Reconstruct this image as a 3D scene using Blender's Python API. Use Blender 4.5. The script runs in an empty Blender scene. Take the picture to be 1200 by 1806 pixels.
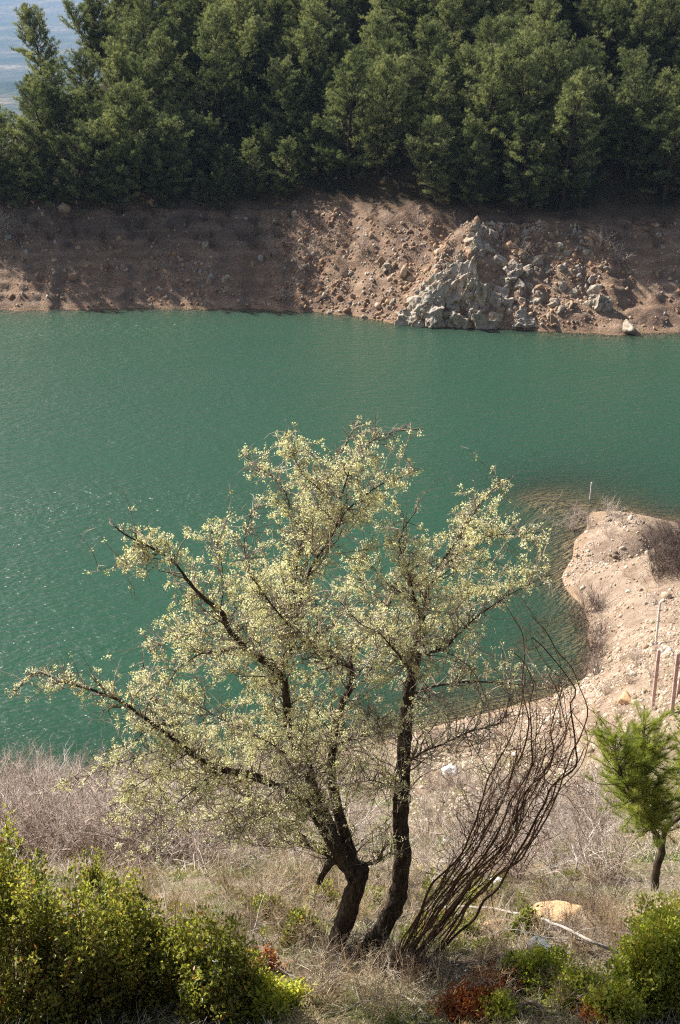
import bpy, math, random
import numpy as np
from mathutils import Vector

# ------------------------------------------------------------------ camera, sky, sun, exposure
S = bpy.context.scene
COL = S.collection
FPX, CX, CY = 2350.0, 600.0, 903.0
PITCH = math.radians(22.9)
CAMZ = 30.0
cam_d = bpy.data.cameras.new("camera")
cam_d.sensor_fit = 'VERTICAL'
cam_d.sensor_height = 36.0
cam_d.lens = FPX / 1806.0 * 36.0
cam_d.clip_start = 0.1
cam_d.clip_end = 22000.0
cam = bpy.data.objects.new("camera", cam_d)
COL.objects.link(cam)
cam.location = (0, 0, CAMZ)
cam.rotation_euler = (math.radians(90) - PITCH, 0, 0)
S.camera = cam

SUN_AZ, SUN_EL = math.radians(-57), math.radians(40)      # azimuth from +Y, negative is to the left
W = bpy.data.worlds.new("World")
S.world = W
W.use_nodes = True
nt = W.node_tree
sky = nt.nodes.new("ShaderNodeTexSky")
sky.sky_type = 'NISHITA'
sky.sun_disc = False
sky.sun_elevation = SUN_EL
sky.sun_rotation = SUN_AZ
sky.air_density = 1.0
sky.dust_density = 3.0
bg = nt.nodes["Background"]
nt.links.new(sky.outputs[0], bg.inputs[0])
bg.inputs[1].default_value = 0.058
sun_d = bpy.data.lights.new("sun", 'SUN')
sun_d.energy = 5.0
sun_d.angle = math.radians(0.53)
sun_d.color = (1.0, 0.94, 0.85)
sun = bpy.data.objects.new("sun", sun_d)
COL.objects.link(sun)
SUN = Vector((math.sin(SUN_AZ) * math.cos(SUN_EL), math.cos(SUN_AZ) * math.cos(SUN_EL), math.sin(SUN_EL)))
sun.rotation_euler = (-SUN).to_track_quat('-Z', 'Y').to_euler()
S.view_settings.view_transform = 'Standard'
S.view_settings.look = 'None'
S.view_settings.gamma = 1.0
S.view_settings.use_curve_mapping = False
S.view_settings.exposure = 1.08
S.cycles.max_bounces = 6
S.cycles.diffuse_bounces = 3
S.cycles.glossy_bounces = 2
S.cycles.transmission_bounces = 3
S.cycles.transparent_max_bounces = 8
S.cycles.volume_bounces = 0
S.cycles.caustics_reflective = False
S.cycles.caustics_refractive = False
S.cycles.use_denoising = False
S.cycles.filter_width = 1.2
S.cycles.denoiser = 'OPENIMAGEDENOISE'
S.cycles.denoising_input_passes = 'RGB_ALBEDO_NORMAL'
S.cycles.denoising_prefilter = 'ACCURATE'

# ------------------------------------------------------------------ helpers
RNG = np.random.default_rng(7)
random.seed(7)
cp, sp = math.cos(PITCH), math.sin(PITCH)

def pix(px, py, Y):
    """World point at depth Y seen at photo pixel (px, py) of the 1200x1806 photograph."""
    u, v = (px - CX) / FPX, (CY - py) / FPX
    dy, dz = cp + v * sp, -sp + v * cp
    t = Y / dy
    return np.array((u * t, Y, CAMZ + dz * t))

def pix_z(px, py, z=0.0):
    u, v = (px - CX) / FPX, (CY - py) / FPX
    dy, dz = cp + v * sp, -sp + v * cp
    t = (z - CAMZ) / dz
    return np.array((u * t, dy * t, z))

def proj(P):
    P = np.atleast_2d(P)
    x, y, z = P[:, 0], P[:, 1], P[:, 2] - CAMZ
    d = y * cp - z * sp
    return np.stack([CX + FPX * x / d, CY - FPX * (y * sp + z * cp) / d], 1)

def hash3(ix, iy, iz):
    h = (ix.astype(np.int64) * 374761393 + iy.astype(np.int64) * 668265263 + iz.astype(np.int64) * 2147483647) & 0xFFFFFFFF
    h = ((h ^ (h >> 13)) * 1274126177) & 0xFFFFFFFF
    return ((h ^ (h >> 16)) & 0xFFFFFF) / float(0xFFFFFF)

def vnoise(x, y, z=0.0):
    x = np.asarray(x, float); y = np.asarray(y, float); z = np.asarray(z, float) + np.zeros_like(x)
    ix, iy, iz = np.floor(x), np.floor(y), np.floor(z)
    fx, fy, fz = x - ix, y - iy, z - iz
    fx, fy, fz = fx * fx * (3 - 2 * fx), fy * fy * (3 - 2 * fy), fz * fz * (3 - 2 * fz)
    r = 0
    for a in (0, 1):
        for b in (0, 1):
            for c in (0, 1):
                r = r + hash3(ix + a, iy + b, iz + c) * (fx if a else 1 - fx) * (fy if b else 1 - fy) * (fz if c else 1 - fz)
    return r * 2 - 1

def fbm(x, y, z=0.0, o=4):
    r, a, f = 0, 0.5, 1.0
    for k in range(o):
        r = r + a * vnoise(x * f + 17.3 * k, y * f + 5.1 * k, np.asarray(z) * f + 3.7 * k)
        a *= 0.5; f *= 2.03
    return r

class MB:
    """Collects vertices and faces, with a per-vertex tint, and links them as ONE mesh object."""
    def __init__(s):
        s.v, s.q, s.t, s.c, s.n = [], [], [], [], 0
    def add(s, v, quads=None, tris=None, tint=0.5):
        v = np.asarray(v, float).reshape(-1, 3)
        if quads is not None and len(quads): s.q.append(np.asarray(quads, np.int64).reshape(-1, 4) + s.n)
        if tris is not None and len(tris): s.t.append(np.asarray(tris, np.int64).reshape(-1, 3) + s.n)
        s.v.append(v); s.c.append(np.zeros(len(v)) + tint); s.n += len(v)
    def mesh(s, name, mat, smooth=False):
        me = bpy.data.meshes.new(name)
        v = np.concatenate(s.v)
        q = np.concatenate(s.q) if s.q else np.zeros((0, 4), np.int64)
        t = np.concatenate(s.t) if s.t else np.zeros((0, 3), np.int64)
        me.vertices.add(len(v)); me.vertices.foreach_set("co", v.ravel())
        loops = np.concatenate([q.ravel(), t.ravel()])
        me.loops.add(len(loops)); me.loops.foreach_set("vertex_index", loops.astype(np.int32))
        me.polygons.add(len(q) + len(t))
        st = np.concatenate([np.arange(len(q)) * 4, len(q) * 4 + np.arange(len(t)) * 3])
        me.polygons.foreach_set("loop_start", st.astype(np.int32))
        me.update(calc_edges=True)
        if smooth: me.polygons.foreach_set("use_smooth", np.ones(len(q) + len(t), bool))
        at = me.attributes.new("tint", 'FLOAT', 'POINT')
        at.data.foreach_set("value", np.concatenate(s.c).astype(np.float32))
        me.materials.append(mat)
        me.validate()
        return me

def obj(name, me, parent=None, label=None, cat=None, group=None, kind=None, loc=(0, 0, 0), rotz=0.0, scale=None, rot=None):
    o = bpy.data.objects.new(name, me)
    COL.objects.link(o)
    o.location = loc
    o.rotation_euler = rot if rot else (0, 0, rotz)
    if scale is not None: o.scale = scale if hasattr(scale, '__len__') else (scale,) * 3
    if parent: o.parent = parent
    if label: o['label'] = label
    if cat: o['category'] = cat
    if group: o['group'] = group
    if kind: o['kind'] = kind
    return o

def thing(name, label, cat, loc=(0, 0, 0), rotz=0.0, scale=None, group=None, rot=None):
    return obj(name, None, None, label, cat, group, None, loc, rotz, scale, rot)

def norm(v):
    v = np.asarray(v, float)
    return v / (np.linalg.norm(v, axis=-1, keepdims=True) + 1e-9)

def smooth_path(P, R, step):
    """Catmull-Rom through points P with radii R, resampled about every step metres."""
    P = np.asarray(P, float); R = np.asarray(R, float)
    A = np.vstack([2 * P[0] - P[1], P, 2 * P[-1] - P[-2]])
    op, orr = [], []
    for i in range(len(P) - 1):
        p0, p1, p2, p3 = A[i:i + 4]
        n = max(1, int(np.linalg.norm(p2 - p1) / step))
        t = (np.arange(n) / n)[:, None]
        op.append(0.5 * (2 * p1 + (p2 - p0) * t + (2 * p0 - 5 * p1 + 4 * p2 - p3) * t ** 2 + (3 * p1 - p0 - 3 * p2 + p3) * t ** 3))
        orr.append(R[i] + (R[i + 1] - R[i]) * t[:, 0])
    op.append(P[-1:]); orr.append(R[-1:])
    return np.vstack(op), np.concatenate(orr)

def tube(mb, P, R, sides=4, tint=0.5, rough=0.0, cap=False):
    P = np.asarray(P, float); R = np.asarray(R, float)
    n = len(P)
    T = norm(np.gradient(P, axis=0))
    ref = np.array((0.31, 0.87, 0.38)) if abs(T[0] @ np.array((0.31, 0.87, 0.38))) < 0.9 else np.array((1., 0, 0))
    U = norm(np.cross(T, ref)); V = np.cross(T, U)
    a = np.arange(sides) / sides * 2 * math.pi
    off = U[:, None] * np.cos(a)[None, :, None] + V[:, None] * np.sin(a)[None, :, None]
    rad = R[:, None] * np.ones(sides)
    if rough:
        k = P[:, None] + off * R[:, None, None]
        rad = rad * (1 + rough * fbm(k[..., 0] * 9, k[..., 1] * 9, k[..., 2] * 3.5, 3) + rough * 0.7 * vnoise(k[..., 0] * 45, k[..., 1] * 45, k[..., 2] * 9))
    v = (P[:, None] + off * rad[..., None]).reshape(-1, 3)
    i = np.arange(n - 1)[:, None] * sides; j = np.arange(sides)[None]; j2 = (j + 1) % sides
    q = np.stack([i + j, i + j2, i + sides + j2, i + sides + j], -1).reshape(-1, 4)
    tris = None
    if cap:
        v = np.vstack([v, P[0], P[-1]])
        b, e = n * sides, n * sides + 1
        jj = np.arange(sides); j3 = (jj + 1) % sides
        tris = np.concatenate([np.stack([np.full(sides, b), j3, jj], 1), np.stack([np.full(sides, e), (n - 1) * sides + jj, (n - 1) * sides + j3], 1)])
    mb.add(v, quads=q, tris=tris, tint=tint)

def leaves(mb, P, D, L, Wd, tint, fold=0.25):
    """One folded diamond leaf per row: base P, direction D, length L, width Wd."""
    n = len(P)
    if n == 0: return
    D = norm(D)
    r = RNG.normal(size=(n, 3))
    s = norm(np.cross(D, r)); u = np.cross(s, D)
    L = np.broadcast_to(np.asarray(L, float), (n,))[:, None]; Wd = np.broadcast_to(np.asarray(Wd, float), (n,))[:, None]
    m = P + D * L * 0.45
    v = np.stack([P, m + s * Wd * 0.5 + u * Wd * fold, P + D * L - u * L * 0.08, m - s * Wd * 0.5 + u * Wd * fold], 1)
    k = np.arange(n)[:, None] * 4
    mb.add(v.reshape(-1, 3), tris=np.concatenate([k + np.array([[0, 1, 2]]), k + np.array([[0, 2, 3]])]), tint=np.repeat(np.broadcast_to(tint, (n,)), 4))

def needles(mb, P, D, k, L, Wd, tint, spread=0.8):
    """Tufts of k needles at each P, spreading about D."""
    n = len(P)
    P = np.repeat(P, k, 0); D = norm(np.repeat(D, k, 0) + spread * RNG.normal(size=(n * k, 3)) * 0.6)
    L = L * RNG.uniform(0.65, 1.15, (n * k, 1))
    s = norm(np.cross(D, RNG.normal(size=(n * k, 3)))) * Wd * 0.5
    v = np.stack([P - s, P + s, P + D * L], 1).reshape(-1, 3)
    mb.add(v, tris=np.arange(n * k * 3).reshape(-1, 3), tint=np.repeat(np.repeat(np.broadcast_to(tint, (n,)), k), 3))

def sticks(mb, A, B, r, tint):
    """Straight three-sided twigs from A to B."""
    n = len(A)
    T = norm(B - A); U = norm(np.cross(T, RNG.normal(size=(n, 3)))); V = np.cross(T, U)
    r = np.broadcast_to(np.asarray(r, float), (n,))[:, None]
    vs = []
    for P, f in ((A, 1.0), (B, 0.5)):
        for a in (0, 2.094, 4.189):
            vs.append(P + (U * math.cos(a) + V * math.sin(a)) * r * f)
    v = np.stack(vs, 1).reshape(-1, 3)
    k = np.arange(n)[:, None] * 6
    q = np.concatenate([k + np.array([[a, (a + 1) % 3, 3 + (a + 1) % 3, 3 + a]]) for a in range(3)])
    mb.add(v, quads=q, tint=np.repeat(np.broadcast_to(tint, (n,)), 6))

def wander(p, d, L, n, jit, up=0.0):
    P = [np.array(p, float)]; d = norm(d)
    for i in range(n):
        d = norm(d + RNG.normal(size=3) * jit + np.array((0, 0, up)))
        P.append(P[-1] + d * L / n)
    return np.array(P)

# ------------------------------------------------------------------ materials
def nodes(name):
    m = bpy.data.materials.new(name); m.use_nodes = True
    n = m.node_tree; n.nodes.clear()
    out = n.nodes.new("ShaderNodeOutputMaterial")
    def N(t, **kw):
        x = n.nodes.new("ShaderNode" + t)
        for k, v in kw.items():
            if k.startswith("i_"):
                key = k[2:]
                x.inputs[int(key) if key.isdigit() else key.replace("_", " ")].default_value = v
            else: setattr(x, k, v)
        return x
    def Lk(a, b): n.links.new(a, b)
    return m, N, Lk, out

def ramp(N, stops):
    r = N("ValToRGB"); e = r.color_ramp.elements
    while len(e) < len(stops): e.new(0.5)
    for k, (p, c) in enumerate(stops):
        e[k].position = p; e[k].color = (*c, 1)
    return r

def foliage_mat(name, stops, trans=0.35, rough=0.5, spec=0.3, obj_var=0.0, tcol=1.0, tblue=0.6):
    m, N, Lk, out = nodes(name)
    a = N("Attribute", attribute_name="tint")
    fac = a.outputs["Fac"]
    if obj_var:
        oi = N("ObjectInfo"); mm = N("MapRange", i_3=-obj_var, i_4=obj_var); Lk(oi.outputs["Random"], mm.inputs[0])
        ad = N("Math", operation='ADD'); Lk(fac, ad.inputs[0]); Lk(mm.outputs[0], ad.inputs[1]); fac = ad.outputs[0]
    r = ramp(N, stops); Lk(fac, r.inputs[0])
    b = N("BsdfPrincipled", i_Roughness=rough); b.inputs["Specular IOR Level"].default_value = spec
    Lk(r.outputs[0], b.inputs["Base Color"])
    if trans:
        t = N("BsdfTranslucent")
        mc = N("MixRGB", blend_type='MULTIPLY', i_Fac=1.0, i_Color2=(1.1 * tcol, 1.15 * tcol, tblue * tcol, 1)); Lk(r.outputs[0], mc.inputs["Color1"])
        Lk(mc.outputs[0], t.inputs[0])
        mx = N("MixShader", i_Fac=trans); Lk(b.outputs[0], mx.inputs[1]); Lk(t.outputs[0], mx.inputs[2]); Lk(mx.outputs[0], out.inputs[0])
    else: Lk(b.outputs[0], out.inputs[0])
    return m

def bark_mat(name, c1, c2, scale=30.0, bump=0.6, stretch=0.25):
    m, N, Lk, out = nodes(name)
    tc = N("TexCoord"); mp = N("Mapping"); mp.inputs["Scale"].default_value = (1, 1, stretch)
    Lk(tc.outputs["Object"], mp.inputs[0])
    nz = N("TexNoise", i_Scale=scale, i_Detail=5.0, i_Roughness=0.65); Lk(mp.outputs[0], nz.inputs[0])
    r = ramp(N, [(0.35, c1), (0.68, c2)]); Lk(nz.outputs[0], r.inputs[0])
    b = N("BsdfPrincipled", i_Roughness=0.9); b.inputs["Specular IOR Level"].default_value = 0.15
    Lk(r.outputs[0], b.inputs["Base Color"])
    bp = N("Bump", i_Strength=bump, i_Distance=0.02); Lk(nz.outputs[0], bp.inputs["Height"]); Lk(bp.outputs[0], b.inputs["Normal"])
    Lk(b.outputs[0], out.inputs[0])
    return m

def plain_mat(name, stops, scale=8.0, rough=0.85, bump=0.3, dist=0.03, detail=6.0, spec=0.2):
    m, N, Lk, out = nodes(name)
    tc = N("TexCoord")
    nz = N("TexNoise", i_Scale=scale, i_Detail=detail, i_Roughness=0.62); Lk(tc.outputs["Object"], nz.inputs[0])
    r = ramp(N, stops); Lk(nz.outputs[0], r.inputs[0])
    b = N("BsdfPrincipled", i_Roughness=rough); b.inputs["Specular IOR Level"].default_value = spec
    Lk(r.outputs[0], b.inputs["Base Color"])
    bp = N("Bump", i_Strength=bump, i_Distance=dist); Lk(nz.outputs[0], bp.inputs["Height"]); Lk(bp.outputs[0], b.inputs["Normal"])
    Lk(b.outputs[0], out.inputs[0])
    return m

def terrain_mat(name, far):
    m, N, Lk, out = nodes(name)
    g = N("NewGeometry"); pos = g.outputs["Position"]
    sep = N("SeparateXYZ"); Lk(pos, sep.inputs[0])
    n1 = N("TexNoise", i_Scale=0.45 if far else 1.1, i_Detail=8.0, i_Roughness=0.65); Lk(pos, n1.inputs[0])
    n2 = N("TexNoise", i_Scale=5.0 if far else 14.0, i_Detail=6.0, i_Roughness=0.7); Lk(pos, n2.inputs[0])
    n3 = N("TexNoise", i_Scale=0.3 if far else 0.55, i_Detail=4.0, i_Roughness=0.6); Lk(pos, n3.inputs[0])
    a = N("Attribute", attribute_name="tint")
    def mix(f, c1, c2, bt='MIX'):
        x = N("MixRGB", blend_type=bt)
        for s, v in ((x.inputs[0], f), (x.inputs[1], c1), (x.inputs[2], c2)):
            if hasattr(v, 'links'): Lk(v, s)
            elif isinstance(v, float): s.default_value = v
            else: s.default_value = (*v, 1)
        return x.outputs[0]
    def rng(v, lo, hi, o0=0.0, o1=1.0):
        x = N("MapRange"); x.inputs[1].default_value = lo; x.inputs[2].default_value = hi
        x.inputs[3].default_value = o0; x.inputs[4].default_value = o1; Lk(v, x.inputs[0]); return x.outputs[0]
    if far:
        soil = mix(rng(n1.outputs[0], 0.38, 0.62), (0.22, 0.12, 0.07), (0.37, 0.25, 0.165))
        soil = mix(rng(n2.outputs[0], 0.45, 0.7), soil, (0.40, 0.34, 0.27))
        soil = mix(rng(n3.outputs[0], 0.45, 0.6, 0, 0.65), soil, (0.24, 0.17, 0.13))
        wv = N("TexWave", wave_type='BANDS', bands_direction='Z', i_Scale=0.36, i_Distortion=4.5, i_Detail=3.0); wv.inputs["Detail Scale"].default_value = 1.5; Lk(pos, wv.inputs[0])
        soil = mix(rng(wv.outputs["Fac"], 0.2, 0.9, 0.38, 0.0), soil, (0.15, 0.095, 0.065))
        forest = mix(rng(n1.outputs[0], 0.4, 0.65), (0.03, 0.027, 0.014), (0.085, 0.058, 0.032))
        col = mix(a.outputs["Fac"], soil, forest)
    else:
        dry = mix(rng(n1.outputs[0], 0.36, 0.62), (0.13, 0.088, 0.058), (0.31, 0.235, 0.17))
        dry = mix(rng(n2.outputs[0], 0.42, 0.72), dry, (0.38, 0.31, 0.24))
        dry = mix(rng(n3.outputs[0], 0.46, 0.58, 0, 0.7), dry, (0.12, 0.15, 0.045))
        pale = mix(rng(n1.outputs[0], 0.36, 0.64), (0.25, 0.175, 0.125), (0.46, 0.36, 0.28))
        pale = mix(rng(n2.outputs[0], 0.45, 0.72), pale, (0.24, 0.18, 0.125))
        col = mix(a.outputs["Fac"], dry, pale)
    wet = mix(rng(sep.outputs[2], -0.25, 0.28, 0.8, 0.0), col, (0.42, 0.28, 0.16))
    b = N("BsdfPrincipled", i_Roughness=0.92); b.inputs["Specular IOR Level"].default_value = 0.15
    Lk(wet, b.inputs["Base Color"])
    ad = N("Math", operation='ADD'); Lk(n1.outputs[0], ad.inputs[0])
    mu = N("Math", operation='MULTIPLY', i_1=0.5); Lk(n2.outputs[0], mu.inputs[0]); Lk(mu.outputs[0], ad.inputs[1])
    bp = N("Bump", i_Strength=0.8, i_Distance=0.5 if far else 0.22); Lk(ad.outputs[0], bp.inputs["Height"]); Lk(bp.outputs[0], b.inputs["Normal"])
    Lk(b.outputs[0], out.inputs[0])
    return m

def water_mat():
    m, N, Lk, out = nodes("lake_water")
    g = N("NewGeometry")
    def wave(rot, sx, sy, sc, det):
        mp = N("Mapping"); mp.inputs["Rotation"].default_value = (0, 0, rot); mp.inputs["Scale"].default_value = (sx, sy, 1)
        Lk(g.outputs["Position"], mp.inputs[0])
        nz = N("TexNoise", i_Scale=sc, i_Detail=det, i_Roughness=0.5); Lk(mp.outputs[0], nz.inputs[0]); return nz.outputs[0]
    w1 = wave(math.radians(42), 0.85, 2.3, 1.0, 3.0)
    w2 = wave(math.radians(20), 1.2, 3.0, 2.1, 2.0)
    w3 = wave(math.radians(60), 0.10, 0.22, 0.6, 2.0)
    m1 = N("Math", operation='MULTIPLY', i_1=0.55); Lk(w2, m1.inputs[0])
    ad = N("Math", operation='ADD'); Lk(w1, ad.inputs[0]); Lk(m1.outputs[0], ad.inputs[1])
    gust = N("MapRange"); gust.inputs[1].default_value = 0.3; gust.inputs[2].default_value = 0.7; gust.inputs[3].default_value = 0.55; gust.inputs[4].default_value = 1.25
    Lk(w3, gust.inputs[0])
    mu = N("Math", operation='MULTIPLY'); Lk(ad.outputs[0], mu.inputs[0]); Lk(gust.outputs[0], mu.inputs[1])
    bp = N("Bump", i_Strength=1.0, i_Distance=0.20); Lk(mu.outputs[0], bp.inputs["Height"])
    a = N("Attribute", attribute_name="tint")
    dif = N("BsdfDiffuse"); dif.inputs[0].default_value = (0.020, 0.070, 0.038, 1)
    tr = N("BsdfTransparent"); tr.inputs[0].default_value = (0.93, 0.96, 0.86, 1)
    body = N("MixShader"); Lk(a.outputs["Fac"], body.inputs[0]); Lk(tr.outputs[0], body.inputs[1]); Lk(dif.outputs[0], body.inputs[2])
    gl = N("BsdfGlossy", i_Roughness=0.28); Lk(bp.outputs[0], gl.inputs["Normal"])
    fr = N("Fresnel", i_IOR=1.333); Lk(bp.outputs[0], fr.inputs["Normal"])
    mx = N("MixShader"); Lk(fr.outputs[0], mx.inputs[0]); Lk(body.outputs[0], mx.inputs[1]); Lk(gl.outputs[0], mx.inputs[2])
    Lk(mx.outputs[0], out.inputs[0])
    return m

M = {}
M['pine'] = foliage_mat("pine_needles", [(0.0, (0.052, 0.070, 0.034)), (0.5, (0.160, 0.190, 0.098)), (1.0, (0.41, 0.42, 0.235))], 0.38, 0.55, 0.25, 0.22)
M['young_pine'] = foliage_mat("young_pine_needles", [(0.0, (0.10, 0.13, 0.026)), (0.5, (0.24, 0.28, 0.06)), (1.0, (0.45, 0.44, 0.15))], 0.5, 0.5, 0.3, 0, 1.4)
M['bloom'] = foliage_mat("hawthorn_blossom", [(0.0, (0.34, 0.33, 0.11)), (0.25, (0.62, 0.58, 0.33)), (0.55, (0.84, 0.80, 0.61)), (1.0, (0.90, 0.88, 0.78))], 0.45, 0.6, 0.2, 0, 1.14, 0.72)
M['leaf'] = foliage_mat("shrub_leaf", [(0.0, (0.045, 0.065, 0.014)), (0.45, (0.19, 0.20, 0.045)), (0.8, (0.35, 0.34, 0.10)), (0.93, (0.30, 0.25, 0.06)), (1.0, (0.30, 0.11, 0.03))], 0.5, 0.36, 0.5, 0, 1.5)
M['leaf_bright'] = foliage_mat("bright_shrub_leaf", [(0.0, (0.11, 0.15, 0.025)), (0.5, (0.41, 0.44, 0.08)), (0.88, (0.64, 0.61, 0.19)), (1.0, (0.42, 0.22, 0.06))], 0.5, 0.4, 0.45, 0, 1.5)
M['rust'] = foliage_mat("rust_dead_leaf", [(0.0, (0.18, 0.05, 0.018)), (0.6, (0.42, 0.14, 0.045)), (1.0, (0.55, 0.27, 0.10))], 0.3, 0.7, 0.15)
M['grass'] = foliage_mat("grass_blade", [(0.0, (0.09, 0.16, 0.025)), (0.35, (0.22, 0.27, 0.06)), (0.55, (0.46, 0.37, 0.20)), (1.0, (0.70, 0.59, 0.41))], 0.3, 0.7, 0.15)
M['dim_twig'] = foliage_mat("shaded_and_brown_twig", [(0.0, (0.07, 0.05, 0.04)), (0.6, (0.17, 0.125, 0.105)), (1.0, (0.26, 0.21, 0.18))], 0.0, 0.85, 0.15, 0.1)  # darker copy of bare twig: shade put into the colour, also brown brush
M['twig'] = foliage_mat("bare_twig", [(0.0, (0.12, 0.08, 0.065)), (0.4, (0.36, 0.27, 0.22)), (0.8, (0.59, 0.50, 0.43)), (1.0, (0.70, 0.65, 0.59))], 0.0, 0.85, 0.15, 0.15)
M['straw'] = foliage_mat("straw_tuft", [(0.0, (0.20, 0.12, 0.07)), (0.4, (0.42, 0.31, 0.19)), (0.8, (0.62, 0.50, 0.35)), (1.0, (0.74, 0.66, 0.52))], 0.12, 0.85, 0.15, 0.42)
M['brown_twig'] = foliage_mat("brown_stem", [(0.0, (0.055, 0.030, 0.018)), (0.5, (0.13, 0.075, 0.045)), (1.0, (0.27, 0.18, 0.12))], 0.0, 0.8, 0.2)
M['tree_twig'] = foliage_mat("hawthorn_twig", [(0.0, (0.08, 0.06, 0.045)), (0.5, (0.25, 0.20, 0.15)), (1.0, (0.50, 0.44, 0.36))], 0.0, 0.85, 0.15)
M['bark'] = bark_mat("hawthorn_bark", (0.018, 0.013, 0.010), (0.095, 0.075, 0.058), 34, 1.0)
M['pine_bark'] = bark_mat("pine_bark", (0.025, 0.017, 0.012), (0.11, 0.08, 0.062), 22, 1.0)
M['grey_wood'] = bark_mat("weathered_wood", (0.22, 0.19, 0.17), (0.50, 0.46, 0.41), 40, 0.5, 0.1)
M['dark_wood'] = bark_mat("dark_log", (0.05, 0.035, 0.025), (0.19, 0.14, 0.10), 25, 0.8, 0.3)
M['ground'] = terrain_mat("near_soil", False)
M['far'] = terrain_mat("far_soil", True)
M['water'] = water_mat()
M['rock'] = plain_mat("grey_rock", [(0.28, (0.13, 0.10, 0.07)), (0.40, (0.30, 0.22, 0.145)), (0.48, (0.38, 0.325, 0.26)), (0.6, (0.50, 0.45, 0.37)), (0.75, (0.66, 0.60, 0.50))], 2.6, 0.9, 0.9, 0.25, 9)
M['brown_rock'] = plain_mat("brown_rock", [(0.3, (0.20, 0.12, 0.07)), (0.5, (0.38, 0.25, 0.155)), (0.7, (0.52, 0.40, 0.28))], 2.6, 0.9, 0.8, 0.2, 8)
M['scree'] = foliage_mat("scree_stone", [(0.0, (0.22, 0.12, 0.07)), (0.45, (0.40, 0.265, 0.165)), (0.75, (0.50, 0.40, 0.29)), (1.0, (0.36, 0.345, 0.32))], 0.0, 0.9, 0.15)
M['gravel'] = foliage_mat("pale_gravel_stone", [(0.0, (0.17, 0.12, 0.08)), (0.5, (0.44, 0.35, 0.26)), (1.0, (0.70, 0.63, 0.53))], 0.0, 0.9, 0.15)
M['tan_rock'] = plain_mat("tan_rock", [(0.3, (0.42, 0.25, 0.13)), (0.5, (0.58, 0.38, 0.21)), (0.7, (0.66, 0.50, 0.34))], 5, 0.9, 0.6, 0.05, 8)
M['blue_stone'] = plain_mat("blue_grey_stone", [(0.3, (0.09, 0.11, 0.13)), (0.6, (0.16, 0.19, 0.22)), (0.8, (0.25, 0.27, 0.29))], 9, 0.6, 0.3, 0.02)
M['white'] = plain_mat("white_plastic", [(0.3, (0.72, 0.72, 0.70)), (0.6, (0.85, 0.85, 0.83))], 14, 0.45, 0.4, 0.03, spec=0.5)
M['post'] = plain_mat("weathered_concrete_post", [(0.3, (0.33, 0.22, 0.20)), (0.55, (0.46, 0.33, 0.30)), (0.75, (0.58, 0.45, 0.41))], 7, 0.85, 0.3, 0.01)
M['post_pale'] = plain_mat("pale_post", [(0.3, (0.50, 0.48, 0.46)), (0.7, (0.68, 0.66, 0.63))], 9, 0.8, 0.2, 0.01)
M['rubber'] = plain_mat("worn_brown_hose", [(0.3, (0.10, 0.07, 0.055)), (0.7, (0.22, 0.16, 0.13))], 20, 0.6, 0.3, 0.01)
M['house'] = plain_mat("whitewashed_house_wall", [(0.3, (0.70, 0.68, 0.64)), (0.7, (0.82, 0.80, 0.76))], 2, 0.9, 0.1)
M['tile'] = plain_mat("red_house_roof", [(0.3, (0.36, 0.16, 0.10)), (0.7, (0.48, 0.25, 0.17))], 4, 0.9, 0.2)

# ------------------------------------------------------------------ terrain shapes
C = []                                                    # control points of the near bank: x, y, z
SHORE = [(-100, 1418), (0, 1408), (150, 1398), (350, 1375), (500, 1350), (620, 1322), (760, 1283), (880, 1252), (985, 1222), (1036, 1190), (1047, 1150),
         (1040, 1105), (1018, 1060), (992, 1015), (1012, 975), (1033, 935), (1042, 908), (1100, 904), (1150, 912), (1200, 925), (1280, 940)]
for px, py in SHORE: C.append(pix_z(px, py))
for px, py, z in [(930, 885, -.25), (985, 884, -.2), (1040, 884, -.35), (1120, 888, -.7), (1200, 905, -.9), (850, 935, -1.6), (900, 1000, -1.2), (960, 960, -.5), (985, 930, -.35),
                  (950, 1080, -.8), (985, 1120, -.45), (960, 1165, -.6), (900, 1200, -.7), (850, 1150, -1.4), (700, 1210, -1.5), (500, 1285, -1.5), (300, 1325, -1.5), (0, 1355, -1.5),
                  (600, 900, -4), (200, 1000, -4), (900, 790, -4), (880, 850, -2.2), (1050, 850, -1.3), (1200, 860, -1.8), (1200, 780, -4), (600, 1100, -3.6), (1400, 780, -4), (-200, 1000, -4)]:
    C.append(pix_z(px, py, z))
for x, y, z in [(0, 4, 25.6), (0, 6.5, 22.9), (0, 8.8, 21.55), (0, 10.5, 20.74), (0, 14, 18.5), (0, 20, 14.6), (0, 24, 11.9), (0, 28, 9.2), (0, 36, 4.2), (0, 42, 1.3),
                (-6, 4, 25.8), (-4, 8.8, 21.6), (-6, 14, 18.5), (-8, 20, 14.5), (-8, 28, 9.0), (-9, 36, 4.0), (-16, 8, 22), (-18, 20, 14.5), (-20, 30, 7.5), (-20, 38, 2.5),
                (4, 4, 25.6), (3, 8.8, 21.5), (3, 10.5, 20.8), (4, 14, 18.7), (10, 10, 21.3), (6, 20, 14.9), (14, 20, 16), (5.5, 24, 12.2), (7, 28, 10.6), (16, 30, 11.5), (22, 40, 8),
                (-40, 8, 23), (-40, 30, 10), (-40, 45, 2), (40, 8, 24), (40, 30, 14), (42, 50, 4), (42, 70, -1), (0, -8, 28.3), (-20, -8, 28.3), (20, -8, 28.3)]:
    C.append(np.array((x, y, z), float))
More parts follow.
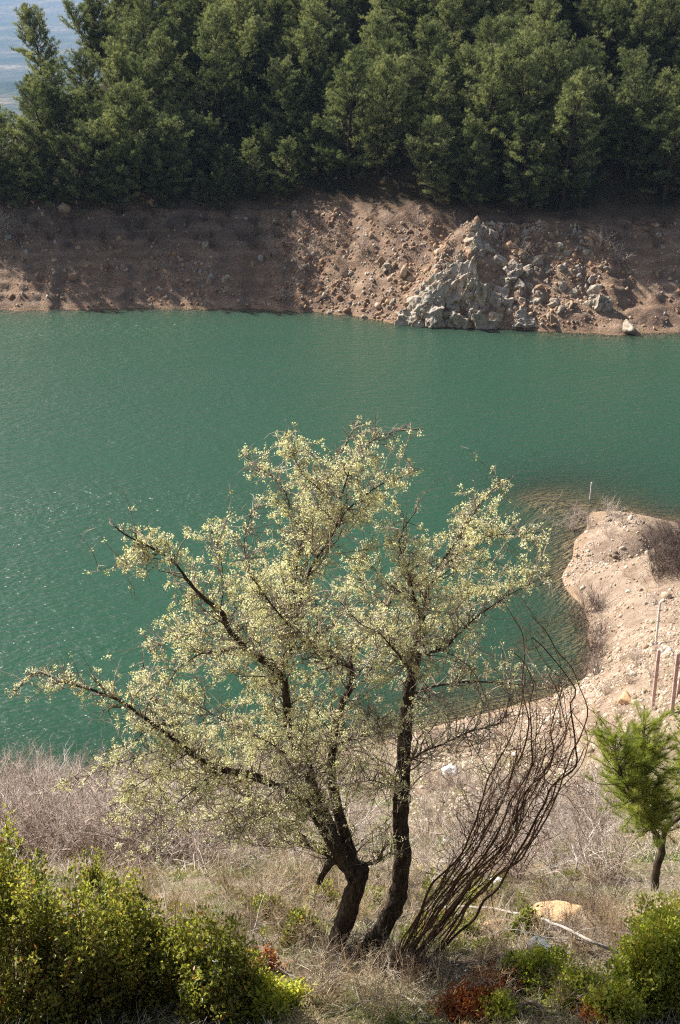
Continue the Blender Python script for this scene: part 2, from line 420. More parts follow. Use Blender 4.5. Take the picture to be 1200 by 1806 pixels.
for px, py, z in [(1150, 1252, 7.0), (1195, 1262, 7.6), (1157, 1137, 3.0), (1100, 1200, 4.0), (1120, 1050, 2.0), (1072, 1080, .7), (1078, 1150, 1.1), (1100, 990, 1.5), (1040, 1010, .7), (1130, 940, 1.0),
                  (1070, 935, .5), (1190, 945, 2.4), (1143, 975, 1.9), (1166, 1000, .5), (1200, 1008, .1), (1150, 1032, 1.8), (1195, 1055, 2.3), (1280, 1000, 1.2), (1250, 1100, 3.2), (1000, 1300, 2.5), (900, 1300, 1.2), (1100, 1300, 5.0), (1050, 1240, 2.2), (800, 1363, 2.6)]:
    C.append(pix_z(px, py, z))
for px, py, Y in [(1000, 1400, 33), (1000, 1500, 20.5), (900, 1557, 15.6), (1005, 1600, 13.0), (1155, 1572, 14.0)]:
    C.append(pix(px, py, Y))
C = np.array(C)
cs = C[:, :2] / 20.0
def tps_k(a, b):
    d2 = ((a[:, None] - b[None]) ** 2).sum(-1)
    return 0.5 * d2 * np.log(d2 + 1e-12)
n_ = len(C)
A_ = np.zeros((n_ + 3, n_ + 3)); A_[:n_, :n_] = tps_k(cs, cs) + 1e-4 * np.eye(n_)
A_[:n_, n_] = A_[n_, :n_] = 1; A_[:n_, n_ + 1:] = cs; A_[n_ + 1:, :n_] = cs.T
w_ = np.linalg.solve(A_, np.concatenate([C[:, 2], np.zeros(3)]))
def near_h(x, y):
    x = np.atleast_1d(np.asarray(x, float)); y = np.atleast_1d(np.asarray(y, float))
    sh = x.shape; p = np.stack([x.ravel(), y.ravel()], 1)
    out = np.empty(len(p))
    for i in range(0, len(p), 20000):
        q = p[i:i + 20000] / 20.0
        out[i:i + 20000] = tps_k(q, cs) @ w_[:n_] + w_[n_] + q @ w_[n_ + 1:]
    z = out.reshape(sh)
    z = np.maximum(z, -4.5)
    z = np.where(y > 78, np.minimum(z, -1 - (y - 78) * 0.2), z)
    rough = np.clip((z + 0.3) / 1.5, 0.12, 1)
    return z + rough * (0.22 * fbm(x * 0.55, y * 0.55, 1.0, 4) + 0.07 * fbm(x * 2.7, y * 2.7, 2.0, 3))

sx, sy = [], []
for px, py in [(-400, 545), (0, 547), (300, 545), (500, 546), (620, 556), (690, 570), (760, 574), (860, 579), (1000, 584), (1100, 587), (1200, 584), (1500, 570)]:
    p = pix_z(px, py); sx.append(p[0]); sy.append(p[1])
ZCX = [-200, -60, -40, -36, -32, -28, -22, -16, -8, 0, 10, 50, 200]
ZCZ = [2, 6, 8, 9.0, 13.0, 16.0, 18, 22, 28, 34, 40, 44, 50]
def far_h(x, y):
    x = np.atleast_1d(np.asarray(x, float)); y = np.atleast_1d(np.asarray(y, float))
    ys = np.interp(x, sx, sy) + 1.0 * fbm(x * 0.22, x * 0 + 3.3, 0.0, 3) + 0.35 * vnoise(x * 1.1, x * 0 + 8.8)
    s = y - ys
    yt = ys + 10.2; zt = 7.0
    bank = 0.70 * s
    bank = bank + (0.065 + 0.08 * np.clip(vnoise(x * .13, y * .3 + 7) + .4, 0, 1)) * np.sin(bank * 2 * math.pi / 0.75 + 1.2 * vnoise(x * 0.2, y * 0.2)) * np.maximum(np.clip(-x / 10 - 0.1, 0, 1), np.clip((x - 17) / 6, 0, .8)) * np.clip(s / 2, 0, 1)
    f = np.clip(s / 10.2, 0, 1)
    rid = 6.2 + 6.5 * f                                   # the rocky spur, leaning up to the right
    dx = x - rid
    bank = bank + 2.3 * np.exp(-(dx / np.where(dx < 0, 1.3, 5.0)) ** 2) * np.sin(np.clip(f, 0, 1) * math.pi) ** 0.7
    gull = 0.8 * np.exp(-((x - 24) / 4.0) ** 2) * np.sin(f * math.pi)
    bank = bank - gull
    bank = bank + np.clip(s / 1.2, 0, 1) * (np.clip(.8 + x / 40, .3, .9) * fbm(x * 0.5, y * 0.5, 4.0, 4) + 0.22 * fbm(x * 2.1, y * 2.1, 5.0, 3)) * np.clip(1.3 - s / 14, 0.3, 1)
    up = zt + (s - 10.2) * 0.52 + 0.8 * fbm(x * 0.12, y * 0.12, 9.0, 3)
    zc = np.interp(x, ZCX, ZCZ)
    sc = 10.2 + (zc - zt) / 0.52
    hill = np.minimum(up, zc - 0.35 * (s - sc))
    z = np.where(s < 10.2, bank, hill + (bank - 7.0 - (s - 10.2) * 0.52) * np.clip(1 - (s - 10.2) / 4, 0, 1) * 0.2)
    return np.where(s < 0, np.maximum(0.6 * s, -8), z), s

def lines(*seg):
    out = []
    for a, b, st in seg: out.append(np.arange(a, b - 1e-6, st))
    out.append([seg[-1][1]])
    return np.concatenate(out)

def grid(X, Y, Z, tint):
    mb = MB(); ny, nx = Z.shape
    XX, YY = np.meshgrid(X, Y)
    i = np.arange(ny - 1)[:, None] * nx + np.arange(nx - 1)[None]
    mb.add(np.stack([XX, YY, Z], -1).reshape(-1, 3), quads=np.stack([i, i + 1, i + nx + 1, i + nx], -1).reshape(-1, 4), tint=tint.ravel())
    return mb

X = lines((-160, -48, 8), (-48, -16, .6), (-16, -6, .25), (-6, 8, .13), (8, 18, .2), (18, 48, .6), (48, 160, 8))
Y = lines((-40, 6, 1.0), (6, 17, .11), (17, 50, .25), (50, 80, .28), (80, 100, 1.0))
XX, YY = np.meshgrid(X, Y)
Z = near_h(XX, YY)
pale = np.clip((XX - 3 - (YY - 30) * 0.05 + 1.5 * fbm(XX * .3, YY * .3)) / 4, 0, 1) * np.clip((YY - 26) / 12, 0, 1)
pale = np.maximum(pale, np.clip((YY - 37 + 2 * fbm(XX * .25, YY * .25, 3.)) / 8, 0, 1) * np.clip((XX + 1) / 6, 0, 1))
obj("ground", grid(X, Y, Z, pale).mesh("ground", M['ground'], True), kind='structure', label='dry near slope and pale gravel spit running down into the lake')

XF = lines((-160, -48, 6), (-48, 52, .32), (52, 160, 6))
YF = lines((100, 106, 1.0), (106, 131, .26), (131, 175, 1.0), (175, 260, 8))
XXf, YYf = np.meshgrid(XF, YF)
ZF, SF = far_h(XXf, YYf)
ZF[0, :] = -5.5
Z[-1, :] = -5.5
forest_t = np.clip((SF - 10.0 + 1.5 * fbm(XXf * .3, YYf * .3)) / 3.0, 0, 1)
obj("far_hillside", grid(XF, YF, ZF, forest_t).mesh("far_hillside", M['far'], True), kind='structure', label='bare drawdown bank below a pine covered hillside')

XW = lines((-160, -48, 8), (-48, -14, .8), (-14, 24, .3), (24, 52, .8), (52, 160, 8))
YW = lines((36, 82, .3), (82, 104, 1.5), (104, 122, .4), (122, 130, 2))
XXw, YYw = np.meshgrid(XW, YW)
dep = np.where(YYw < 98, -near_h(XXw, YYw), -far_h(XXw, YYw)[0])
opac = np.clip(1 - np.exp(-np.maximum(dep, 0) * 1.15), 0.0, 1)
obj("water", grid(XW, YW, np.zeros_like(XXw), opac).mesh("water", M['water'], True), kind='structure', label='rippled green reservoir water')

# distant valley and hills behind the shoulder of the hill
VS = 3.4
XD = np.linspace(-1900, 500, 90) * VS; YD = np.concatenate([np.linspace(258 / VS, 900, 30), np.linspace(950, 4600, 90)]) * VS
XXd, YYd = np.meshgrid(XD, YD)
XXd, YYd = XXd / VS, YYd / VS
zd = np.interp(YYd, [150, 700, 1500, 2050, 2500, 3200, 4600], [-6, -62, -112, -112, -88, -48, 90])
zd = zd + np.clip((YYd - 300) / 900, 0, 1) * 34 * fbm(XXd / 330, YYd / 330, 2.0, 5) * np.where((YYd > 1600) & (YYd < 2100), 0.25, 1.0)
def hills_mat():
    m, N, Lk, out = nodes("distant_land")
    g = N("NewGeometry")
    n1 = N("TexNoise", i_Scale=0.0022, i_Detail=9.0, i_Roughness=0.7); Lk(g.outputs["Position"], n1.inputs[0])
    r = ramp(N, [(0.40, (0.03, 0.055, 0.03)), (0.50, (0.07, 0.09, 0.05)), (0.58, (0.16, 0.14, 0.09)), (0.68, (0.34, 0.28, 0.20))]); Lk(n1.outputs[0], r.inputs[0])
    b = N("BsdfDiffuse"); Lk(r.outputs[0], b.inputs[0])
    bp = N("Bump", i_Strength=1.0, i_Distance=30.0)
    n2 = N("TexNoise", i_Scale=0.03, i_Detail=6.0); Lk(g.outputs["Position"], n2.inputs[0]); Lk(n2.outputs[0], bp.inputs["Height"]); Lk(bp.outputs[0], b.inputs["Normal"])
    Lk(b.outputs[0], out.inputs[0]); return m
zd = 30 + (zd - 30) * VS
zd[0, :] = -8
obj("distant_hills", grid(XD, YD, zd, zd * 0 + .5).mesh("distant_hills", hills_mat(), True), kind='structure', label='hazy valley and hills beyond the pines')

# haze: one closed box of thin pale air
hm = bpy.data.materials.new("valley_haze"); hm.use_nodes = True; hm.node_tree.nodes.clear()
ho = hm.node_tree.nodes.new("ShaderNodeOutputMaterial"); hv = hm.node_tree.nodes.new("ShaderNodeVolumePrincipled")
hv.inputs["Color"].default_value = (0.46, 0.66, 1.0, 1); hv.inputs["Density"].default_value = 0.000095; hv.inputs["Anisotropy"].default_value = 0.0
hm.node_tree.links.new(hv.outputs[0], ho.inputs["Volume"])
HZ = MB(); a, b = np.array((-6700, -60, -720.)), np.array((1900, 16000, 480.))
HZ.add([(b[0] if i & 1 else a[0], b[1] if i & 2 else a[1], b[2] if i & 4 else a[2]) for i in range(8)],
       quads=[(0, 2, 3, 1), (4, 5, 7, 6), (0, 1, 5, 4), (2, 6, 7, 3), (0, 4, 6, 2), (1, 3, 7, 5)])
USE_HAZE = True
if USE_HAZE: obj("haze", HZ.mesh("haze", hm), kind='stuff', label='thin bluish valley haze')

# ------------------------------------------------------------------ pines of the far hillside
def pine(h, rmax, shape, seed, lean=0.0, bare=0.12, dens=1.0, fork=0):
    """Trunk and crown meshes of one pine standing at the origin."""
    global RNG
    RNG = np.random.default_rng(seed)
    tb, cb = MB(), MB()
    trunks = []
    tp = wander((0, 0, -0.3), (lean, 0, 1), h + 0.2, 9, 0.06, 0.05)
    trunks.append((tp, np.linspace(h * 0.019 + 0.03, 0.02, 10)))
    for k in range(fork):
        i0 = int(RNG.integers(2, 4)); a = RNG.uniform(0, 6.28)
        p = wander(tp[i0], (math.cos(a) * 1.1, math.sin(a) * 1.1, 0.9), h * 0.62, 7, 0.12, 0.16)
        trunks.append((p, np.linspace(h * 0.013 + 0.02, 0.02, 8)))
    for p, r in trunks: tube(tb, p, r, 7)
    PP, DD, TT = [], [], []
    for p, r in trunks:
        z0, z1 = max(p[0][2], h * bare), p[-1][2]
        nb = int((z1 - z0) * 10.5 * dens); wn = max(4, int((z1 - z0) / 0.62))
        for k in range(nb):
            f = (k + RNG.random()) / nb
            f = min(1, max(0, (round(f * wn) + RNG.normal() * 0.10) / wn)); z = z0 + (z1 - z0) * f
            i = np.searchsorted(p[:, 2], z); i = min(max(i, 1), len(p) - 1)
            t = (z - p[i - 1][2]) / (p[i][2] - p[i - 1][2] + 1e-6)
            b0 = p[i - 1] + (p[i] - p[i - 1]) * t
            a = k * 2.4 + RNG.normal() * 0.5
            prof = (np.interp(f, [0, .2, .45, .8, 1], [.8, 1, .95, .62, .2]) if shape == 0 else np.interp(f, [0, .25, .6, .85, 1], [.65, .95, 1, .85, .5]))
            L = rmax * prof * RNG.uniform(0.62, 1.12) * (0.8 if len(trunks) > 1 else 1)
            el = np.interp(f, [0, .5, 1], [0.0, 0.3, 1.0]) + RNG.normal() * 0.12
            d = np.array((math.cos(a) * math.cos(el), math.sin(a) * math.cos(el), math.sin(el)))
            bp = wander(b0, d, L, 5, 0.13, 0.10)
            if L > 0.7: tube(tb, bp, np.linspace(0.012 + L * 0.012, 0.006, 6), 3)
            ns = max(3, int(L * 5.2))
            clump = RNG.normal() * 0.13
            for s in range(ns):
                q = 0.30 + 0.70 * (s + RNG.random()) / ns
                fi = q * 5; i2 = min(int(fi), 4)
                b1 = bp[i2] + (bp[i2 + 1] - bp[i2]) * (fi - i2)
                sd = norm(d * 1.0 + RNG.normal(size=3) * np.array((0.62, 0.62, 0.18)) + np.array((0, 0, 0.22)))
                sl = RNG.uniform(0.2, 0.62) * (1.25 - 0.5 * q)
                m = 5
                for e in range(m):
                    PP.append(b1 + sd * sl * min(1, (e + 0.8) / 4) + RNG.normal(size=3) * np.array((0.10, 0.10, 0.045)))
                    DD.append(sd * .8 + np.array((0, 0, 0.65)))
                    TT.append(0.48 + 1.3 * clump + 0.2 * (e - 2) / 2 + RNG.normal() * 0.08)
    needles(cb, np.array(PP), np.array(DD), 11, 0.28, 0.024, np.clip(np.array(TT), 0, 1), 0.95)
    return tb.mesh("pine_trunk", M['pine_bark'], True), cb.mesh("pine_crown", M['pine'])

VAR = [pine(8.8, 3.0, 0, 11, bare=.03), pine(7.6, 3.3, 1, 12, bare=.03), pine(10.0, 3.0, 0, 13, 0.05, .04), pine(8.0, 3.4, 1, 14, -0.06, .02, fork=1), pine(9.0, 3.3, 1, 15, 0.1, 0.08, 0.9, fork=2),
       pine(6.4, 2.8, 0, 16, 0, 0.02), pine(9.4, 2.9, 1, 17, 0.0, 0.08), pine(5.6, 2.9, 1, 18, 0.05, 0.02), pine(7.8, 2.5, 0, 19, -.08, .03), pine(10.4, 3.4, 1, 20, .08, .12, .8, fork=1), pine(6.8, 3.2, 1, 21, .1, .02), pine(9.0, 2.4, 0, 22, .0, .06, .8)]
TALL = pine(10.4, 2.6, 1, 31, 0.02, 0.22, 1.5)
SPREAD = pine(11.0, 3.2, 1, 32, 0.15, 0.20, 1.0, fork=3)

def plant_pine(v, x, y, sc, rot, label, group=None, name="pine_tree"):
    z = float(far_h(x, y)[0][0])
    t = thing(name, label, 'pine tree', (x, y, z - 0.1), rot, sc, group)
    obj("trunk", v[0], t); obj("crown", v[1], t)
    return t

def on_hill(px, Y):
    x = (px - CX) / FPX * (Y * cp + 10 * sp + 4)
    return x, Y
# named pines of the skyline and forest edge
SPECIAL = []
def special(v, px, Y, sc, rot, label):
    x, y = on_hill(px, Y); SPECIAL.append((x, y)); return plant_pine(v, x, y, sc, rot, label)
special(TALL, 96, 146, 1.06, 0.4, 'tall slender pine with bare lower trunk standing out against the hazy valley')
special(TALL, 72, 147.5, 0.72, 2.2, 'shorter half of the pine pair against the hazy valley, on its valley side')
special(SPREAD, 200, 150, 1.0, 1.2, 'wide forked pine with visible dark limbs leaning over the skyline gap')
special(VAR[2], 160, 152, 0.9, 0.2, 'pine on the skyline squeezed between the slender pine and the forked pine')
special(VAR[1], 8, 141, 0.78, 0.9, 'low pine at the end of the ridge nearest the hazy valley')
special(VAR[0], 840, 124.0, 0.86, 0.3, 'pine at the forest edge directly above the crest of the grey rock spur')
special(VAR[4], 770, 124.6, 0.80, 2.0, 'rounded pine on the bank top just left of the grey spur crest')
special(VAR[1], 930, 123.2, 0.95, 1.0, 'pine on the bank top shading the slope right of the spur crest')
R2 = np.random.default_rng(5)
placed = list(SPECIAL)
cand = []
for k in range(9000):
    yy = R2.uniform(124, 166); xx = R2.uniform(-48, 50)
    cand.append((xx, yy))
npine = 0
for xx, yy in cand:
    z, s = far_h(xx, yy); z = float(z[0]); s = float(s[0])
    if s < (9.6 if (xx < -10 or xx > 17) else 10.8): continue
    if -4 < xx < 14.5 and s < 14.5: continue
    pb = proj([(xx, yy, z)])[0]; ptp = proj([(xx, yy, z + 8.5)])
    if pb[0] < -150 or pb[0] > 1290 or pb[1] < -10: continue
    if xx < -24 and s > (np.interp(xx, ZCX, ZCZ) - 7) / 0.52 + 10.2 + 3.0: continue
    sk = np.interp(pb[0], [-200, 55, 60, 150, 155, 250, 255], [155, 150, 120, 120, 60, 40, -900])
    if ptp[0, 1] < sk: continue
    if any((xx - a) ** 2 + (yy - b) ** 2 < (2.1 if s < 14 else 2.9) ** 2 for a, b in placed): continue
    placed.append((xx, yy))
    v = VAR[int(R2.integers(0, 12))]
    sc = R2.uniform(0.8, 1.2) * (0.75 if s < 11.5 else 1)
    if xx < -15 and s < 15: sc = max(sc, .98)
    if -15 < xx < 0: sc = min(sc, R2.uniform(.85, 1.1) * float(np.interp(s, [10.5, 13, 17, 21], [.45, .6, .85, 1.2])))
    if xx < -30: sc = min(sc, 0.80)
    row = 'edge' if s < 15 else ('mid' if pb[1] > 150 else 'top')
    if row == 'edge':
        side = 'along the bank top left of the grey spur' if pb[0] < 660 else ('along the bank top above the grey spur' if pb[0] < 1000 else 'along the shaded bank top right of the spur')
        lab, grp = f'dark green pine {side}', f'pines {side}'
    elif row == 'mid':
        side = 'on the left shoulder below the skyline pines' if pb[0] < 300 else ('in the middle of the far hillside' if pb[0] < 800 else 'on the right half of the far hillside')
        lab, grp = f'bushy green pine crowded {side}', f'pines {side}'
    else:
        side = 'high on the far hillside near the skyline gap' if pb[0] < 420 else 'high on the far hillside at the top edge of view'
        lab, grp = f'bushy pine {side}', f'pines {side}'
    plant_pine(v, xx, yy, sc, R2.uniform(0, 6.28), lab, grp)
    npine += 1
print("pines", npine)

# ------------------------------------------------------------------ rocks
def ico(sub):
    import bmesh
    bm = bmesh.new(); bmesh.ops.create_icosphere(bm, subdivisions=sub, radius=1.0)
    v = np.array([x.co[:] for x in bm.verts]); f = np.array([[y.index for y in x.verts] for x in bm.faces]); bm.free()
    return v, f
ICO1, ICO4, ICO6 = ico(1), ico(4), ico(6)
def rock_shape(seed, base, planes=11, noise=0.07):
    r = np.random.default_rng(seed)
    v, f = base
    d = np.full(len(v), 1.25)
    for k in range(planes):
        nrm = norm(r.normal(size=3)); off = r.uniform(0.45, 0.95)
        c = v @ nrm
        d = np.where(c > 0.05, np.minimum(d, off / np.maximum(c, 0.05)), d)
    w = v * d[:, None]
    if noise:
        k = fbm(w[:, 0] * 2.3 + seed, w[:, 1] * 2.3, w[:, 2] * 2.3, 4)
        w = w * (1 + noise * 2.2 * k)[:, None]
    return w, f
def rock_mesh(seed, mat, planes=11, noise=0.09):
    mb = MB(); v, f = rock_shape(seed, ICO4, planes, noise); mb.add(v, tris=f); return mb.mesh("rock", mat, False)
RK = [rock_mesh(100 + k, M['rock'], 7 + k, 0.06) for k in range(6)]
def crag_mesh(seed):
    v, f = rock_shape(seed, ICO6, 8, 0.0)
    k = 0
    for o, a in ((1.6, .30), (3.4, .17), (7.5, .09), (16, .045)):
        k = k + a * (0.45 - np.abs(vnoise(v[:, 0] * o + seed, v[:, 1] * o, v[:, 2] * o * .55 + o)) * 1.6)
    mb = MB(); mb.add(v * (1 + k)[:, None], tris=f); return mb.mesh("crag", M['rock'], False)
CRAG = [crag_mesh(170 + k) for k in range(5)]
BRK = [rock_mesh(140 + k, M['brown_rock'], 7 + k, 0.06) for k in range(4)]

def far_hit(px, py):
    """World point of the far bank surface seen at this photo pixel."""
    Ys = np.arange(106, 165, 0.1)
    P = np.array([pix(px, py, y) for y in Ys])
    h = far_h(P[:, 0], P[:, 1])[0]
    i = np.argmax(P[:, 2] < h)
    return np.array((P[i, 0], P[i, 1], h[i]))
def near_hit(px, py):
    Ys = np.arange(6, 78, 0.05)
    P = np.array([pix(px, py, y) for y in Ys])
    h = near_h(P[:, 0], P[:, 1])
    i = np.argmax(P[:, 2] < h)
    return np.array((P[i, 0], P[i, 1], h[i]))

def rock(name, me, p, size, rot, label, cat='rock', group=None, sink=0.3):
    return obj(name, me, None, label, cat, group, None, (p[0], p[1], p[2] - size[2] * sink + 0.0), scale=size, rot=rot)

BIG = [  # px, py of the foot, half sizes in metres, tilt, variant, label
    (735, 566, (1.9, 1.2, 1.7), (0.1, 0.5, -0.5), 0, 'leaning grey slab at the waterline, lowest left block of the outcrop'),
    (765, 535, (1.3, 1.0, 1.9), (-0.1, 0.65, -0.7), 1, 'long pale ridge slab rising right above the shaded hollow'),
    (800, 500, (1.2, 1.1, 1.6), (0.2, 0.3, 0.2), 2, 'pale grey crag standing at the head of the shaded hollow'),
    (822, 497, (0.8, 0.9, 1.9), (0.0, 0.15, 0.9), 3, 'tall pale tooth of rock at the middle of the outcrop'),
    (845, 520, (0.8, 0.9, 1.5), (0.1, -0.2, 1.6), 4, 'dark seamed column of rock right of the pale tooth'),
    (775, 573, (1.0, 0.8, 0.9), (0.3, 0.1, 0.4), 5, 'low pale block at the waterline beneath the shaded hollow'),
    (815, 571, (1.1, 0.9, 1.2), (0.2, -0.1, 2.1), 0, 'broad pale block at the waterline below the pale tooth'),
    (850, 572, (1.0, 0.9, 1.3), (-0.2, 0.2, 2.9), 2, 'rounded pale block at the waterline in the middle of the rubble'),
    (880, 520, (0.8, 0.8, 0.9), (0.2, 0.4, 1.1), 3, 'grey boulder right of the seamed column'),
    (930, 560, (0.95, 0.8, 0.85), (0.1, 0.1, 0.3), 1, 'large rounded boulder lying above the waterline right of the outcrop'),
    (1058, 540, (0.75, 0.7, 0.95), (0.2, 0.1, 2.4), 4, 'upright grey boulder at the edge of the right hand shade'),
    (1048, 510, (0.75, 0.6, 0.7), (0.4, 0.1, 0.5), 5, 'dark faced boulder uphill of the upright grey boulder'),
    (1105, 578, (0.8, 0.6, 0.65), (0.1, 0.3, 1.8), 2, 'ribbed grey boulder at the water where the shade meets the spur'),
    (850, 430, (0.9, 0.7, 0.8), (0.1, 0.2, 0.5), 1, 'blocky grey crag just below the crest of the spur'),
    (868, 412, (0.8, 0.7, 0.75), (0.2, 0.1, 1.5), 0, 'small grey crag at the very crest of the spur'),
    (832, 425, (0.5, 0.5, 0.6), (0.5, 0.2, 2.5), 3, 'small dark boulder beside the crest crag'),
    (880, 455, (0.7, 0.6, 0.6), (0.2, 0.2, 0.9), 4, 'mossy grey boulder between crest and outcrop'),
    (905, 480, (0.7, 0.6, 0.75), (0.1, 0.5, 0.1), 2, 'pitted boulder on the slope right of the outcrop top'),
    (930, 475, (0.5, 0.5, 0.6), (0.3, 0.3, 1.9), 5, 'dark hollowed boulder beside the pitted boulder'),
    (945, 530, (0.6, 0.5, 0.5), (0.5, 0.1, 0.7), 0, 'shadow faced boulder midway down the rubble right of the outcrop'),
    (978, 532, (0.5, 0.45, 0.5), (0.1, 0.6, 0.4), 3, 'square dark boulder alone on the red soil of the spur'),
    (835, 545, (0.7, 0.7, 0.8), (0.4, 0.1, 0.7), 5, 'block wedged between the waterline blocks and the seamed column'),
    (870, 555, (0.6, 0.6, 0.6), (0.1, 0.4, 0.2), 1, 'pale boulder resting on the waterline rubble'),
    (900, 545, (0.6, 0.5, 0.55), (0.3, 0.1, 1.2), 4, 'bluish boulder uphill of the large rounded boulder'),
    (915, 503, (0.5, 0.5, 0.5), (0.2, 0.2, 2.2), 2, 'speckled boulder below the pitted boulder'),
    (685, 470, (0.55, 0.45, 0.35), (0.1, 0.2, 0.9), 3, 'flat boulder on the red slope left of the outcrop'),
    (400, 490, (0.6, 0.5, 0.5), (0.1, 0.1, 0.9), 0, 'bluish rock in the shaded bank above the lit rubble'),
    (362, 432, (0.5, 0.4, 0.5), (0.2, 0.1, 1.9), 1, 'bluish rock high in the shaded left bank'),
]
for px, py, sz, rot, v, lab in BIG:
    big = 1.3 if sz[2] > 1.1 else 1.2
    rock("boulder", CRAG[v % 5] if sz[2] > .7 else RK[v], far_hit(px, py), tuple(big * q for q in sz), rot, lab, 'rock')

R7 = np.random.default_rng(61)
for k in range(46):
    t = R7.random()
    if k < 26: px, py = 705 + 150 * t + R7.normal() * 10, 566 - 165 * t + R7.normal() * 8 + 12 * R7.random()
    else: px, py = R7.uniform(770, 905), R7.uniform(470, 572)
    p = far_hit(px, py)
    if p[2] > 7.3 or p[2] < 0.05: continue
    q = R7.uniform(.35, .8) * (1.15 if py > 470 else .8)
    rock("crag", CRAG[int(R7.integers(0, 5))], p, (q * R7.uniform(.8, 1.3), q * R7.uniform(.8, 1.1), q * R7.uniform(.9, 1.6)), (R7.normal() * .25, R7.normal() * .25 + .2, R7.uniform(0, 6.28)),
         'jagged grey tan crag packed into the rocky outcrop of the spur', 'rock', 'crags packed into the rocky outcrop', sink=.45)
def near_spur(px): return 0 <= px <= 1200
R3 = np.random.default_rng(21)
n_b = 0
for k in range(900):
    px, py = R3.uniform(-10, 1210), R3.uniform(395, 585)
    spur = 1 - min(1, abs(px - (930 - (py - 480) * 0.3)) / 190.0)
    left = 0.45 if 480 < px < 720 and py > 440 else (0.30 if 230 < px < 500 and py > 450 else 0.05)
    if R3.random() > max(spur, left): continue
    p = far_hit(px, py)
    if p[2] < 0.0 or p[2] > 7.2: continue
    s = R3.uniform(0.13, 0.42) * (1.25 if spur > 0.3 else 0.85)
    grey = R3.random() < (0.75 if spur > 0.2 else 0.35)
    zone = 'rubble of the grey spur' if spur > 0.15 else ('red slope left of the spur' if px < 730 else 'shaded slope right of the spur')
    rock("stone", (RK if grey else BRK)[int(R3.integers(0, 4))], p, (s * R3.uniform(.8, 1.3), s * R3.uniform(.8, 1.2), s * R3.uniform(.6, 1.1)), tuple(R3.uniform(0, 6.28, 3)),
         f"{'grey' if grey else 'brown'} stone lying in the {zone}", 'stone', f"{'grey' if grey else 'brown'} stones in the {zone}")
    n_b += 1
    if n_b >= 270: break

def scatter_stones(name, label, pts, sizes, mat, seed):
    r = np.random.default_rng(seed); mb = MB()
    shapes = [rock_shape(seed + k, ICO1, 7, 0.0) for k in range(8)]
    for k in range(8):
        idx = np.arange(k, len(pts), 8)
        v, f = shapes[k]
        a = r.uniform(0, 6.28, len(idx)); c, s = np.cos(a), np.sin(a)
        st = r.uniform(0.6, 1.4, (len(idx), 1, 3)) * sizes[idx][:, None, None]
        w = v[None] * st
        w = np.stack([w[..., 0] * c[:, None] - w[..., 1] * s[:, None], w[..., 0] * s[:, None] + w[..., 1] * c[:, None], w[..., 2]], -1)
        w = w + pts[idx][:, None]
        ff = f[None] + (np.arange(len(idx)) * len(v))[:, None, None]
        mb.add(w.reshape(-1, 3), tris=ff.reshape(-1, 3), tint=np.repeat(r.random(len(idx)), len(v)))
    return obj(name, mb.mesh(name, mat), kind='stuff', label=label)

r = np.random.default_rng(44)
xs, ss = r.uniform(-32, 34, 9000), r.uniform(0.05, 10, 9000)
ysh = np.interp(xs, sx, sy)
keep = r.random(9000) < np.clip(0.25 + 0.9 * fbm(xs * .3, ss * .3, 6., 3) + 0.55 * ((xs > -6) & (xs < 22)), 0.08, 1)
xs, ys_ = xs[keep], (ysh + ss)[keep]
z, s_ = far_h(xs, ys_)
ok = s_ > 0.1
scatter_stones("rubble", 'loose brown and grey rubble strewn over the far bank', np.stack([xs, ys_, z], 1)[ok], np.exp(r.normal(-2.3, 0.5, ok.sum())), M['scree'], 300)

# pale gravel of the near spit and cove
xs, ys_ = r.uniform(-3, 17, 60000), r.uniform(30, 76, 60000)
z = near_h(xs, ys_)
pp = proj(np.stack([xs, ys_, z], 1))
ok = (z > 0.02) & (pp[:, 0] > 700) & (pp[:, 0] < 1215) & (r.random(60000) < np.clip(0.5 + 1.4 * fbm(xs * .5, ys_ * .5, 2., 3), 0.1, 1))
scatter_stones("gravel", 'pale loose gravel covering the near spit and cove', np.stack([xs, ys_, z], 1)[ok], np.exp(r.normal(-3.25, 0.5, ok.sum())), M['gravel'], 400)

# ------------------------------------------------------------------ bare shrubs (copied individuals)
def bare_shrub(seed, h, spread, nst, mat):
    global RNG
    RNG = np.random.default_rng(seed)
    mb = MB()
    for k in range(nst):
        a = RNG.uniform(0, 6.28); tl = abs(RNG.normal() * spread)
        p = wander((math.cos(a) * .07, math.sin(a) * .07, -0.06), (math.cos(a) * tl, math.sin(a) * tl, 1), h * RNG.uniform(.6, 1.1), 6, 0.12, 0.03)
        ti = np.clip(0.5 + RNG.normal() * .22, 0, 1)
        tube(mb, p, np.linspace(0.011, 0.003, 7), 3, ti)
        for q in range(int(RNG.integers(5, 9))):
            i = int(RNG.integers(1, 6)); d = norm(p[min(i + 1, 6)] - p[i] + RNG.normal(size=3) * 0.13)
            b = wander(p[i], d, h * RNG.uniform(.18, .45), 3, 0.16, 0.02)
            tube(mb, b, np.array((.0055, .0045, .0035, .002)), 3, ti + .08)
            m = 4
            A = b[RNG.integers(1, 4, m)]
            sticks(mb, A, A + norm(norm(d) + RNG.normal(size=(m, 3)) * .6) * h * RNG.uniform(.06, .17, (m, 1)), 0.0028, np.clip(ti + .12, 0, 1))
    return mb.mesh("bare_shrub", mat)
SH = [bare_shrub(500 + k, 1.3 + .12 * (k % 3), 0.5 + .1 * (k % 2), 11 + k, M['twig']) for k in range(6)]

